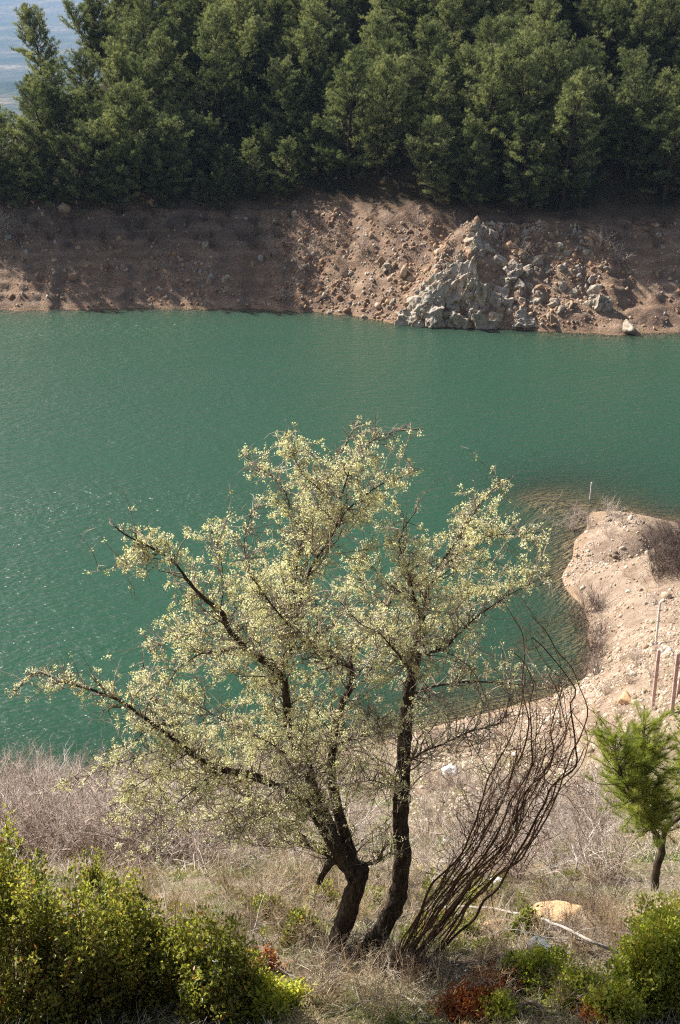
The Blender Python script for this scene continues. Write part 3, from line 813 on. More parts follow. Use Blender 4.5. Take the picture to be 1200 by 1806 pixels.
SHS = [bare_shrub(560 + k, 1.2, 0.6, 13, M['straw']) for k in range(5)]
SHD = [bare_shrub(540 + k, 1.3, 0.55, 12, M['dim_twig']) for k in range(4)]
R4 = np.random.default_rng(77)
def scatter_shrubs(n, box, sc, label, group, far=False, mindist=0.5, test=None, name="bare_shrub", dim=False):
    pts = []
    for k in range(n * 12):
        if len(pts) >= n: break
        px, py = R4.uniform(box[0], box[2]), R4.uniform(box[1], box[3])
        if test and not test(px, py): continue
        p = far_hit(px, py) if far else near_hit(px, py)
        if p[2] < (-0.25 if not far else 0.1): continue
        if any((p[0] - q[0]) ** 2 + (p[1] - q[1]) ** 2 < mindist ** 2 for q in pts): continue
        pts.append(p)
        s = R4.uniform(*sc)
        obj(name, (SHS[int(R4.integers(0, 5))] if name == 'dry_tuft' else SHD[int(R4.integers(0, 4))] if dim else SH[int(R4.integers(0, 6))]), None, label, name.replace('_', ' '), group, None, tuple(p - np.array((0, 0, .03))), R4.uniform(0, 6.28), (s * 1.1, s * 1.1, s))
    return pts
scatter_shrubs(110, (-15, 1385, 330, 1540), (0.85, 1.5), 'leafless pinkish grey shrub in the thicket on the left shore', 'thicket of leafless shrubs on the left shore', mindist=0.35)
scatter_shrubs(75, (200, 1340, 640, 1540), (0.6, 1.15), 'leafless shrub on the slope behind the left limbs of the flowering tree', 'leafless shrubs behind the flowering tree', mindist=0.4)
scatter_shrubs(64, (730, 1380, 1075, 1560), (0.45, 0.9), 'thin leafless shrub on the slope between tree and young pine', 'leafless shrubs between tree and young pine', mindist=0.38)
scatter_shrubs(14, (1000, 1060, 1060, 1200), (0.7, 1.1), 'dark leafless bush at the water along the left edge of the spit', 'leafless bushes along the spit shore', mindist=0.5, name='spit_bush', dim=True)
scatter_shrubs(16, (1040, 1150, 1180, 1330), (0.35, 0.6), 'low leafless bush on the pale ground beside the posts', 'leafless bushes beside the posts', mindist=0.7, name='spit_bush')
scatter_shrubs(26, (1148, 950, 1215, 1025), (0.9, 1.3), 'dry bush in the hollow at the right side of the spit, darkened to stand for its shade', 'dry bushes darkened for shade in the spit hollow', mindist=0.35, name='spit_bush', dim=True)  # dim twigs crowded here to stand in for the hollow's shade
scatter_shrubs(6, (1010, 905, 1100, 960), (0.7, 1.0), 'spindly leafless bush near the tip of the spit', 'spindly bushes near the spit tip', mindist=0.8, name='spit_bush')
scatter_shrubs(26, (440, 1530, 580, 1690), (0.25, 0.5), 'low dry shrub left of the flowering tree trunks', 'low dry shrubs beside the trunks', mindist=0.22, name='dry_tuft')
scatter_shrubs(34, (560, 1700, 1080, 1800), (0.22, 0.42), 'tangled dry shrub in the foreground litter', 'dry shrubs in the foreground litter', mindist=0.22, name='dry_tuft')
scatter_shrubs(12, (1040, 1600, 1090, 1690), (0.2, 0.34), 'tangled grey brush beside the bright green shrub', 'grey brush beside the bright shrub', mindist=0.18, name='dry_tuft')
scatter_shrubs(50, (560, 1285, 1010, 1400), (0.3, 0.6), 'low leafless scrub on the cove beach behind the flowering tree', 'low scrub on the cove beach', mindist=0.6, name='beach_scrub')
scatter_shrubs(90, (120, 1500, 720, 1660), (0.22, 0.5), 'low straw coloured tuft on the open slope around the trunks', 'straw tufts around the trunks', mindist=0.2, name='dry_tuft')
scatter_shrubs(44, (400, 1560, 780, 1740), (0.2, 0.42), 'dark tangled bramble at the feet of the flowering tree', 'brambles at the feet of the flowering tree', mindist=0.22, name='bramble', dim=True)
scatter_shrubs(26, (780, 1480, 1090, 1680), (0.2, 0.42), 'dark tangled bramble on the slope around the arching branch', 'brambles around the arching branch', mindist=0.25, name='bramble', dim=True)
scatter_shrubs(40, (720, 1540, 1080, 1680), (0.2, 0.42), 'low straw coloured tuft around the tan rock', 'straw tufts around the tan rock', mindist=0.2, name='dry_tuft')
for px, py, s, lab in [(480, 452, 1.5, 'round pale bare bush highest left on the far bank'), (548, 455, 1.5, 'round pale bush second along the far bank, in half shade'), (640, 445, 1.7, 'big dusky bare bush on the far bank at the shade edge'),
                       (735, 400, 1.3, 'pale bare bush at the bank top left of the spur crest'), (680, 400, 1.3, 'dim bare bush at the bank top in the forest shade'), (800, 398, 1.2, 'pale bare bush beside the spur crest'),
                       (925, 450, 1.3, 'pale bush on the sunny right flank of the spur'), (5, 420, 1.8, 'lit bare bush on the far bank at the left edge of view'), (1060, 440, 1.5, 'lit bare bush in the shaded slope right of the spur'),
                       (745, 465, 1.1, 'low greyish bush on the red slope above the slabs'), (1085, 460, 1.2, 'straggling lit bush downhill in the right hand shade')]:
    p = far_hit(px, py)
    for j in range(1):
        obj("bank_bush", SH[int(R4.integers(0, 6))], None, lab, 'bare bush', None, None, tuple(p - np.array((0, 0, .03))), R4.uniform(0, 6.28), (s * 1.2, s * 1.2, s))
scatter_shrubs(60, (0, 380, 1200, 480), (0.8, 1.5), 'leafless bush on the upper far bank, pine shade put into its twig colour', 'leafless bushes on the upper far bank', True, 1.1,
               lambda px, py: not (690 < px < 900 and py > 400) and py < 440, "bank_bush", True)  # dimmed twigs carry the pines' shade in their colour

# ------------------------------------------------------------------ evergreen shrubs
def leafy(name, px, py, w, h, nshoot, label, mat='leaf', ll=0.049, flat=0.9, seed=1, per=26, cat='shrub', Y=None, stem=True):
    """Leafy shrub rooted at photo pixel (px, py); w and h in metres."""
    global RNG
    RNG = np.random.default_rng(seed)
    p0 = near_hit(px, py)
    t = thing(name, label, cat, tuple(p0))
    sb, fb = MB(), MB()
    PP, DD, TT = [], [], []
    for k in range(int(nshoot * 1.15)):
        a = RNG.uniform(0, 6.28); c = RNG.uniform(0.0, 1.0) ** 0.7
        el = math.acos(min(1, c))
        rr = RNG.uniform(0.62, 1.05) * (1 + 0.28 * math.sin(a * 3 + seed) * math.sin(el * 2 + seed * 2))
        tip = np.array((math.cos(a) * math.sin(el) * w * .5 * rr, math.sin(a) * math.sin(el) * w * .5 * flat * rr, h * (0.08 + 0.92 * math.cos(el)) * rr))
        b = np.array((tip[0] * .15, tip[1] * .15, -0.08))
        mid = b * .45 + tip * .55 + np.array((0, 0, -0.1 * h)) + RNG.normal(size=3) * .05
        P, R = smooth_path([b, mid, tip], [.012, .007, .002], 0.12)
        if k % 3 == 0: tube(sb, P, R, 3, np.clip(.4 + RNG.normal() * .2, 0, 1))
        d = norm(tip - mid)
        ti = 0.42 + RNG.normal() * .2
        n = int(per * 1.6 * RNG.uniform(.6, 1.4))
        f = RNG.uniform(0.0, 1.0, n)
        span = min(0.42, 0.3 * max(w, h))
        base = tip - d * (f[:, None] * span) + RNG.normal(size=(n, 3)) * (0.022 + 0.045 * f[:, None])
        PP.append(base); DD.append(d * .7 + RNG.normal(size=(n, 3)) * .8 + np.array((0, 0, .25)))
        t_ = ti + RNG.normal(size=n) * .14 + 0.12 * (1 - f)
        t_ = np.where(RNG.random(n) < 0.035, 0.99, np.minimum(t_, 0.93))
        TT.append(t_)
    PP, DD, TT = np.concatenate(PP), np.concatenate(DD), np.clip(np.concatenate(TT), 0, 1)
    leaves(fb, PP, DD, ll * RNG.uniform(.7, 1.25, len(PP)), ll * .52, TT)
    obj("stem", sb.mesh("stem", M['brown_twig']), t); obj("foliage", fb.mesh("foliage", M[mat]), t)
    return t
leafy("evergreen_shrub", 20, 1790, 1.75, 1.70, 330, 'dark evergreen shrub filling the lower left corner', seed=3, per=30)
leafy("evergreen_shrub", 150, 1800, 1.1, 1.35, 190, 'olive evergreen shrub with reddish shoots beside the corner shrub', seed=4)
leafy("evergreen_shrub", 245, 1775, 1.15, 1.25, 230, 'rounded olive evergreen shrub with the brightest leaf tips, third from left', seed=5, per=28)
leafy("evergreen_shrub", 375, 1790, 0.95, 1.0, 170, 'yellowish evergreen shrub nearest the flowering tree', seed=6, per=28)
leafy("evergreen_shrub", 455, 1795, 0.55, 0.45, 80, 'small low evergreen shrub at the bottom edge right of the yellowish shrub', 'leaf_bright', seed=7)
leafy("evergreen_shrub", 172, 1620, 0.32, 0.95, 46, 'narrow upright leafy shoot rising above the olive shrubs', seed=8, per=30)
leafy("evergreen_shrub", 1160, 1775, 1.05, 1.12, 300, 'big bright green shrub at the right edge under the young pine', 'leaf_bright', seed=9, per=30)
leafy("evergreen_shrub", 1085, 1800, 0.5, 0.4, 70, 'small bright shrub at the foot of the big bright green shrub', 'leaf_bright', seed=10)
leafy("evergreen_shrub", 948, 1738, 0.62, 0.36, 120, 'low rounded bright shrub in front of the blue grey stone', 'leaf_bright', seed=12)
leafy("evergreen_shrub", 1022, 1772, 0.62, 0.30, 100, 'low spreading bright shrub between the rounded shrub and the big shrub', 'leaf_bright', seed=13)
leafy("evergreen_shrub", 880, 1800, 0.22, 0.2, 26, 'tiny green sprig among the rust brown dead leaves', 'leaf_bright', seed=14)
leafy("evergreen_shrub", 535, 1660, 0.42, 0.34, 60, 'small green shrub left of the trunk foot', 'leaf', seed=15)
leafy("evergreen_shrub", 930, 1650, 0.3, 0.26, 36, 'small dark shrub behind the blue grey stone', 'leaf', seed=16)
leafy("evergreen_shrub", 500, 1775, 0.4, 0.22, 40, 'flat green sprig at the bottom edge left of the dry litter', 'leaf_bright', seed=17)
leafy("evergreen_shrub", 470, 1622, 0.5, 0.35, 50, 'small grey green shrub on the slope behind the yellowish shrub', 'leaf', seed=23)
leafy("evergreen_shrub", 570, 1610, 0.4, 0.4, 46, 'small green shrub seen between the left trunk and the hanging stub', 'leaf', seed=24)
leafy("evergreen_shrub", 790, 1650, 0.6, 0.24, 60, 'low fresh green shrub behind the feet of the dead stems', 'leaf', seed=25)
leafy("evergreen_shrub", 850, 1600, 0.5, 0.22, 46, 'low fresh green shrub just above the arching branch', 'leaf', seed=26)
leafy("evergreen_shrub", 660, 1600, 0.34, 0.3, 36, 'small green shrub between the two trunks', 'leaf', seed=27)
leafy("dead_fern", 830, 1795, 0.62, 0.22, 95, 'rust brown heap of dead leaves at the bottom edge', 'rust', seed=18, cat='dead fern')
leafy("dead_fern", 872, 1752, 0.5, 0.15, 60, 'thin rust brown patch of dead leaves uphill of the rust heap', 'rust', seed=19, cat='dead fern')
leafy("dead_fern", 474, 1722, 0.14, 0.3, 20, 'orange dead frond standing left of the trunk foot', 'rust', seed=20, cat='dead fern')
leafy("dead_fern", 1060, 1800, 0.4, 0.1, 26, 'small rust brown patch beside the right hand shrub', 'rust', seed=22, cat='dead fern')

# small green herbs
def herb(seed):
    global RNG
    RNG = np.random.default_rng(seed); mb = MB()
    n = 90
    a = RNG.uniform(0, 6.28, n); l = RNG.uniform(.0, .07, n)
    P = np.stack([np.cos(a) * l, np.sin(a) * l, RNG.uniform(0, .10, n)], 1)
    leaves(mb, P, np.stack([np.cos(a), np.sin(a), RNG.uniform(.3, 1.6, n)], 1), RNG.uniform(.025, .06, n), 0.016, np.clip(.45 + RNG.normal(size=n) * .2, 0, .88))
    return mb.mesh("herb", M['leaf'])
HB = [herb(600 + k) for k in range(4)]
for box, n, lab in [((720, 1560, 900, 1690), 60, 'right of the trunks'), ((250, 1520, 600, 1660), 60, 'left of the trunks'), ((740, 1450, 1060, 1620), 60, 'on the slope behind the dead stems'), ((560, 1560, 660, 1650), 10, 'behind the two trunks')]:
    for k in range(n):
        p = near_hit(R4.uniform(box[0], box[2]), R4.uniform(box[1], box[3]))
        s = R4.uniform(.6, 1.3)
        obj("herb", HB[int(R4.integers(0, 4))], None, f'small green herb tuft {lab}', 'herb', f'green herb tufts {lab}', None, tuple(p), R4.uniform(0, 6.28), s)

# ------------------------------------------------------------------ the flowering tree
TY = 10.5
foot = near_hit(620, 1700)
tree = thing("hawthorn_tree", 'gnarled cream flowering tree with two dark leaning trunks above the lake', 'flowering tree', tuple(foot))
RNG = np.random.default_rng(99)
LIMBS = [  # name, [(px, py, depth offset)], radius at start and end
    ("trunk", [(583, 1712, .05), (592, 1678, .05), (604, 1637, .03), (619, 1590, .0), (632, 1545, 0), (636, 1528, 0)], .100, .088),
    ("trunk", [(615, 1712, 0), (645, 1680, 0), (672, 1643, 0), (695, 1598, 0), (707, 1555, 0), (710, 1500, 0), (706, 1440, 0), (709, 1380, 0), (714, 1330, 0), (713, 1285, 0), (718, 1240, -.03), (726, 1190, -.05), (737, 1140, -.05), (744, 1100, 0)], .098, .045),
    ("limb", [(630, 1556, 0), (606, 1512, 0), (584, 1470, .0), (565, 1425, 0), (549, 1373, -.05), (533, 1335, -.1), (509, 1270, -.15), (499, 1195, -.2), (463, 1165, -.3), (405, 1117, -.35), (388, 1080, -.4), (350, 1045, -.4), (300, 990, -.45), (240, 955, -.5), (195, 920, -.5)], .078, .006),
    ("limb", [(632, 1552, .02), (620, 1505, .05), (600, 1445, .1), (586, 1375, .2), (588, 1315, .3), (603, 1250, .4), (620, 1205, .5), (617, 1160, .6), (640, 1130, .7), (664, 1112, .8), (690, 1060, .9), (700, 1010, 1.0)], .068, .010),
    ("limb", [(500, 1200, -.2), (503, 1130, 0), (513, 1064, .1), (522, 1015, .15), (533, 956, .2), (545, 930, .2), (565, 885, .25), (583, 850, .3), (600, 800, .35), (636, 737, .4)], .028, .005),
    ("limb", [(510, 1160, -.1), (522, 1090, -.1), (540, 1025, -.1), (565, 978, -.1), (593, 931, -.1), (603, 870, -.1), (622, 820, -.1), (647, 788, -.1), (694, 762, -.1), (748, 756, -.1)], .03, .005),
    ("limb", [(593, 931, -.1), (615, 899, -.2), (658, 862, -.3), (700, 845, -.35), (740, 828, -.4)], .017, .005),
    ("limb", [(560, 982, -.1), (545, 950, .1), (515, 910, .3), (500, 860, .4), (457, 822, .5), (425, 800, .5)], .015, .004),
    ("limb", [(583, 881, .25), (555, 855, .1), (536, 838, 0), (515, 800, -.1), (505, 765, -.1)], .011, .004),
    ("limb", [(617, 1175, .5), (580, 1160, .1), (537, 1123, -.3), (500, 1093, -.6), (473, 1060, -.8), (440, 1010, -1.0), (430, 960, -1.1), (445, 900, -1.1)], .03, .005),
    ("limb", [(618, 1535, 0), (588, 1490, -.05), (566, 1448, -.1), (543, 1418, -.2), (500, 1393, -.3), (450, 1370, -.4), (400, 1357, -.5), (357, 1340, -.5), (320, 1315, -.6), (290, 1292, -.6), (250, 1263, -.7), (215, 1240, -.7), (160, 1216, -.8), (110, 1205, -.8), (65, 1185, -.8), (20, 1222, -.8)], .060, .004),
    ("limb", [(614, 1530, .03), (585, 1508, .04), (558, 1495, .1), (530, 1478, .2), (495, 1450, .4), (450, 1418, .6), (420, 1393, .8), (370, 1360, 1.0), (310, 1300, 1.2), (270, 1230, 1.3), (250, 1170, 1.3)], .062, .006),
    ("limb", [(320, 1322, -.6), (260, 1330, -.7), (190, 1355, -.8), (100, 1385, -.9)], .014, .004),
    ("limb", [(330, 1330, -.6), (280, 1360, -.9), (230, 1392, -1.0), (200, 1420, -1.1)], .012, .004),
    ("limb", [(390, 1358, -.5), (330, 1400, -1.0), (260, 1460, -1.3), (215, 1510, -1.4)], .014, .004),
    ("limb", [(602, 1508, .05), (584, 1520, .1), (572, 1538, .12), (564, 1556, .15)], .055, .028),
    ("limb", [(744, 1105, 0), (752, 1050, .1), (776, 997, .2), (804, 953, .3), (827, 915, .35), (858, 874, .4), (885, 850, .4), (905, 843, .4)], .034, .005),
    ("limb", [(742, 1110, 0), (735, 1060, -.2), (715, 1000, -.4), (705, 950, -.5), (735, 900, -.6)], .022, .005),
    ("limb", [(720, 1150, -.05), (747, 1152, -.2), (789, 1143, -.3), (804, 1121, -.4), (833, 1095, -.5), (874, 1064, -.6), (922, 1035, -.7), (972, 1016, -.8)], .03, .005),
    ("limb", [(714, 1230, -.03), (763, 1211, .2), (833, 1203, .4), (890, 1204, .6), (972, 1211, .8), (1030, 1205, .9)], .03, .005),
    ("limb", [(712, 1348, 0), (732, 1335, -.2), (763, 1318, -.4), (804, 1300, -.5), (836, 1288, -.6), (884, 1273, -.7), (895, 1250, -.7), (900, 1225, -.7)], .021, .006),
    ("limb", [(820, 1292, -.55), (845, 1330, -.5), (870, 1370, -.5), (890, 1400, -.5)], .008, .003),
    ("limb", [(780, 1000, .2), (830, 960, -.1), (880, 945, -.2), (960, 940, -.3)], .014, .004),
    ("limb", [(712, 1370, 0), (690, 1365, .2), (660, 1340, .4), (640, 1325, .5), (600, 1320, .7)], .02, .006),
    ("limb", [(709, 1390, 0), (690, 1385, -.3), (650, 1378, -.6), (600, 1385, -.8)], .012, .004),
    ("limb", [(640, 1525, 0), (665, 1522, -.1), (690, 1505, -.2)], .04, .016),
    ("limb", [(463, 1165, -.3), (420, 1140, .1), (360, 1115, .5), (300, 1130, .8), (265, 1150, .9)], .016, .005),
    ("limb", [(430, 1140, -.35), (385, 1150, -.6), (350, 1155, -.8), (305, 1195, -1.0), (330, 1260, -1.0)], .015, .004),
    ("limb", [(620, 1200, .5), (650, 1170, .9), (690, 1130, 1.3), (650, 1060, 1.5), (640, 990, 1.5)], .018, .005),
    ("limb", [(588, 1330, .3), (560, 1300, .8), (520, 1250, 1.2), (450, 1200, 1.4), (380, 1170, 1.5)], .02, .005),
    ("limb", [(726, 1190, -.05), (700, 1150, -.6), (670, 1120, -1.0), (640, 1100, -1.2), (600, 1060, -1.3)], .018, .005),
    ("limb", [(388, 1080, -.4), (395, 1040, -.2), (390, 990, 0), (375, 930, .1)], .014, .004),
    ("limb", [(300, 990, -.45), (265, 985, -.5), (230, 990, -.5), (165, 1008, -.55)], .009, .003),
    ("limb", [(550, 1372, -.05), (520, 1370, -.6), (480, 1400, -1.0), (440, 1440, -1.2), (420, 1480, -1.3)], .016, .004),
    ("limb", [(533, 1340, -.1), (490, 1320, -.5), (440, 1290, -.8), (390, 1270, -1.0), (340, 1240, -1.1)], .016, .004),
    ("limb", [(545, 1418, -.2), (490, 1432, -.6), (430, 1460, -.9), (375, 1495, -1.1)], .016, .004),
    ("limb", [(400, 1357, -.5), (350, 1410, -.8), (300, 1465, -1.0), (255, 1515, -1.2)], .013, .004),
    ("limb", [(357, 1340, -.5), (310, 1375, -.3), (250, 1420, -.2), (205, 1440, -.2)], .013, .004),
    ("limb", [(450, 1418, .6), (400, 1440, .9), (350, 1450, 1.1), (300, 1440, 1.2)], .014, .004),
    ("limb", [(563, 1420, 0), (540, 1440, -.5), (510, 1470, -.8), (470, 1490, -1.0)], .013, .004),
    ("limb", [(588, 1315, .3), (630, 1300, .0), (670, 1290, -.4), (650, 1250, -.7)], .015, .004),
    ("limb", [(737, 1140, -.05), (790, 1090, .6), (830, 1040, .9), (870, 1000, 1.0)], .018, .004),
]
skeleton = []
for nm, pts, r0, r1 in LIMBS:
    P = np.array([pix(a, b, TY + c) for a, b, c in pts])
    R = (r1 + (r0 - r1) * (1 - np.linspace(0, 1, len(P))) ** (1.0 if nm == "trunk" else 1.35)) * (1.0 if nm == "trunk" else (1.0 if r0 > .045 else 0.55))
    if nm == "trunk": R[0] *= 1.35
    Ps, Rs = smooth_path(P, R, 0.035 if nm == "trunk" else 0.05)
    jit = np.stack([fbm(np.arange(len(Ps)) * .22 + 31 * len(skeleton), np.full(len(Ps), 3.1 * k), 0., 3) for k in range(3)], 1)
    Ps = Ps + jit * (0.02 if nm == "trunk" else min(0.045, 0.02 + Rs.mean() * .3))
    mb = MB(); tube(mb, Ps - foot, Rs, 14 if nm == "trunk" else 8, rough=0.26 if r0 > .04 else 0.15, cap=True)
    obj(nm, mb.mesh(nm, M['bark'], True), tree)
    skeleton.append((Ps, Rs, nm, pts))

CROWN = np.array([(185, 905), (300, 925), (372, 905), (440, 880), (418, 795), (505, 755), (560, 770), (640, 728), (758, 748), (705, 800), (748, 825), (705, 880), (728, 935), (772, 905), (850, 855), (912, 835), (900, 895),
                  (970, 935), (982, 1012), (925, 1062), (880, 1112), (900, 1150), (1000, 1180), (1042, 1205), (910, 1250), (905, 1292), (840, 1345), (745, 1365), (735, 1480), (690, 1525), (600, 1500), (545, 1505), (470, 1500), (380, 1500),
                  (300, 1470), (205, 1535), (165, 1490), (190, 1415), (75, 1400), (150, 1340), (225, 1290), (95, 1235), (10, 1230), (55, 1165), (145, 1135), (205, 1150), (255, 1180), (240, 1120), (215, 1105), (225, 1015), (150, 1012), (235, 975)], float)
def inside(pts):
    p = proj(pts); x, y = p[:, 0], p[:, 1]
    res = np.zeros(len(p), bool); j = len(CROWN) - 1
    for i in range(len(CROWN)):
        xi, yi = CROWN[i]; xj, yj = CROWN[j]
        res ^= ((yi > y) != (yj > y)) & (x < (xj - xi) * (y - yi) / (yj - yi + 1e-9) + xi)
        j = i
    return res
tw = MB(); cr = MB()
SP, SD = [], []                                           # spur positions
nb1 = nb2 = 0
for Ps, Rs, nm, pts in skeleton:
    seg = np.linalg.norm(np.diff(Ps, axis=0), axis=1); L = seg.sum()
    Tg = norm(np.gradient(Ps, axis=0))
    step = 0.085
    s_at = np.cumsum(np.concatenate([[0], seg]))
    for s in np.arange(step * .5, L, step):
        i = min(np.searchsorted(s_at, s), len(Ps) - 1)
        if nm == "trunk" and s < L * 0.50: continue
        if Rs[i] > .05 and RNG.random() < .6: continue
        frac = s / L
        for rep in range(2 + (RNG.random() < .5)):
            perp = norm(np.cross(Tg[i], RNG.normal(size=3)))
            d = norm(Tg[i] * RNG.uniform(.2, .9) + perp * RNG.uniform(.5, 1.1) + np.array((0, 0, .22)))
            bl = RNG.uniform(.18, .75) * np.interp(frac, [0, .5, 1], [1, .9, .32])
            if Rs[i] < .008: bl *= .55
            b = wander(Ps[i], d, bl, 6, 0.22, 0.02)
            if not inside(b[-1:])[0]:
                b = wander(Ps[i], d, bl * .4, 6, 0.22, 0.02)
                if not inside(b[-1:])[0]: continue
            nb1 += 1
            ti = np.clip(.42 + RNG.normal() * .2, 0, 1)
            tube(tw, b - foot, np.linspace(min(.0085, Rs[i] * .6 + .002), .0022, 7), 4, ti)
            nt2 = max(4, int(bl * 19))
            for q in range(nt2):
                k = int(RNG.integers(1, 7)); dd = norm(d * .6 + RNG.normal(size=3) * .7 + np.array((0, 0, .12)))
                l2 = RNG.uniform(.05, .26)
                c = wander(b[k], dd, l2, 3, .25, 0.0)
                if not inside(c[-1:])[0]: continue
                nb2 += 1
                tube(tw, c - foot, np.array((.0036, .003, .0024, .0012)), 3, np.clip(ti + .15 + RNG.normal() * .15, 0, 1))
                m = int(l2 * 30) + 2
                f = RNG.uniform(.15, 1, m)[:, None] * 3
                j = np.minimum(f.astype(int), 2)[:, 0]
                SP.append(c[j] + (c[j + 1] - c[j]) * (f - j[:, None])); SD.append(np.repeat(dd[None], m, 0) + RNG.normal(size=(m, 3)) * .8)
            m = int(bl * 16)
            f = RNG.uniform(.1, 1, m)[:, None] * 6; j = np.minimum(f.astype(int), 5)[:, 0]
            SP.append(b[j] + (b[j + 1] - b[j]) * (f - j[:, None])); SD.append(np.repeat(d[None], m, 0) + RNG.normal(size=(m, 3)) * .9)
for Ps, Rs, nm, pts in skeleton:                          # bare pointed whips past the blossom
    if nm == "trunk": continue
    for q in range(5):
        i = int(len(Ps) * RNG.uniform(.55, 1)) - 1
        d = norm(Ps[i] - Ps[max(0, i - 6)] + RNG.normal(size=3) * .55)
        b = wander(Ps[i], d, RNG.uniform(.22, .6), 6, .14, .02)
        tube(tw, b - foot, np.linspace(.0048, .0012, 7), 4, np.clip(.6 + RNG.normal() * .2, 0, 1))
        for e in range(6):
            j = int(RNG.integers(1, 7)); c = wander(b[j], d + RNG.normal(size=3) * .8, RNG.uniform(.03, .14), 3, .2)
            tube(tw, c - foot, np.array((.0028, .0024, .0018, .001)), 3, .65)
        m = 9
        j = RNG.integers(0, 6, m); SP.append(b[j] + RNG.random((m, 1)) * (b[j + 1] - b[j])); SD.append(np.repeat(d[None], m, 0) + RNG.normal(size=(m, 3)) * .8)
SP, SD = np.concatenate(SP), norm(np.concatenate(SD))
pp = proj(SP)
dens = 0.80 * np.clip(0.40 + 2.6 * fbm(SP[:, 0] * 5.5, SP[:, 1] * 5.5, SP[:, 2] * 5.5, 2), 0.03, 1) * np.clip(.75 + 1.0 * fbm(SP[:, 0] * 1.4, SP[:, 1] * 1.4, SP[:, 2] * 1.4, 2), .2, 1)
core = np.exp(-((pp[:, 0] - 600) / 130) ** 2 - ((pp[:, 1] - 1390) / 120) ** 2)
sparse = np.clip((pp[:, 0] - 640) / 120, 0, 1) * np.clip((pp[:, 1] - 1120) / 80, 0, 1)
low = np.clip((pp[:, 1] - 1380) / 80, 0, 1)
tipsl = np.clip((240 - pp[:, 0]) / 60, 0, 1)
dens = dens * (1 - .72 * sparse) * (1 - .10 * low) * (1 - .6 * core) * (1 - .55 * tipsl)
kp = RNG.random(len(SP)) < dens
SP, SD = SP[kp], SD[kp]
# short thorny spurs, then a small head of petals and bud leaves at each
ends = SP + SD * RNG.uniform(.008, .035, (len(SP), 1))
sticks(tw, SP - foot, ends - foot, 0.0018, np.clip(.6 + RNG.normal(size=len(SP)) * .2, 0, 1))
kk = 10
cl_t = np.clip(.52 + RNG.normal(size=len(SP)) * .2, 0, 1)
size = RNG.uniform(.6, 1.35, len(SP))
C0 = np.repeat(ends, kk, 0) + RNG.normal(size=(len(SP) * kk, 3)) * .0115 * np.repeat(size, kk)[:, None]
Dl = norm(np.repeat(SD, kk, 0) * .6 + RNG.normal(size=(len(SP) * kk, 3)))
tt = np.clip(np.repeat(cl_t, kk) + RNG.normal(size=len(SP) * kk) * .2, 0, 1)
leaves(cr, C0 - foot, Dl,  .0145 * np.repeat(size, kk), .012 * np.repeat(size, kk), tt, .3)
obj("twig", tw.mesh("twig", M['tree_twig']), tree, kind='stuff')
obj("crown", cr.mesh("crown", M['bloom']), tree)
print("tree", nb1, nb2, len(SP))

# ------------------------------------------------------------------ bundle of dead stems right of the tree
foot2 = near_hit(705, 1728)
dead = thing("leaning_dead_bush", 'bundle of bare brown stems leaning right and curling upward beside the flowering tree', 'dead bush', tuple(foot2))
LP = [(705, 1700), (728, 1625), (765, 1560), (815, 1490), (850, 1420), (885, 1340), (900, 1280), (903, 1210), (885, 1150), (870, 1110)]
RP = [(690, 1742), (765, 1690), (850, 1595), (940, 1490), (985, 1400), (1018, 1330), (1030, 1270), (1015, 1200), (980, 1140), (962, 1060)]
RNG = np.random.default_rng(123)
for k in range(32):
    f0 = np.clip(RNG.uniform(-.02, 1.02), 0, 1); f1 = np.clip(f0 + RNG.normal() * .16, 0, 1); f2 = np.clip(f1 + RNG.normal() * .22, 0, 1)
    d0, d1 = RNG.uniform(-.12, .10), RNG.uniform(-.4, .5)
    npt = int(RNG.choice([6, 7, 7, 8, 8, 8, 9, 10]))
    pts = []
    for i in range(npt):
        t = i / (len(LP) - 1); f = np.interp(t, [0, .5, 1], [f0 * .75 + .12, f1, f2])
        a = np.array(LP[i]) * (1 - f) + np.array(RP[i]) * f + RNG.normal(size=2) * (4 + 11 * t)
        pts.append(pix(a[0], a[1], 10.15 + d0 + (d1 - d0) * t + .12 * t))
    pts = np.array(pts)
    pts[0] = foot2 + np.array((RNG.normal() * .07, RNG.normal() * .06, -0.05)) + np.array(((f0 - .5) * .12, 0, 0))
    r0 = RNG.uniform(.0045, .010) if RNG.random() < .7 else RNG.uniform(.011, .016)
    P, R = smooth_path(pts, np.linspace(r0, r0 * .3, npt), .06)
    P = P + np.stack([vnoise(np.arange(len(P)) * .3 + k * 9, np.full(len(P), 2. * j)) for j in range(3)], 1) * .026
    mb = MB(); tube(mb, P - foot2, R, 6, np.clip(.45 + RNG.normal() * .22, 0, 1), rough=.15)
    for q in range(int(RNG.integers(7, 14))):
        i = int(min(len(P) - 3, len(P) * RNG.uniform(.25, 1) ** .7)); d = norm(P[i + 1] - P[i] + RNG.normal(size=3) * .55 + np.array((-.1, 0, .25)))
        b = wander(P[i], d, RNG.uniform(.12, .5), 5, .2, .04)
        tube(mb, b - foot2, np.linspace(R[i] * .5, .0018, 6), 4, np.clip(.5 + RNG.normal() * .2, 0, 1))
        for e in range(3):
            j = int(RNG.integers(1, 5)); c = wander(b[j], d + RNG.normal(size=3) * .7, RNG.uniform(.06, .22), 3, .2)
            tube(mb, c - foot2, np.array((.003, .0026, .002, .0012)), 3, .6)
    obj("stem", mb.mesh("stem", M['brown_twig'], True), dead)

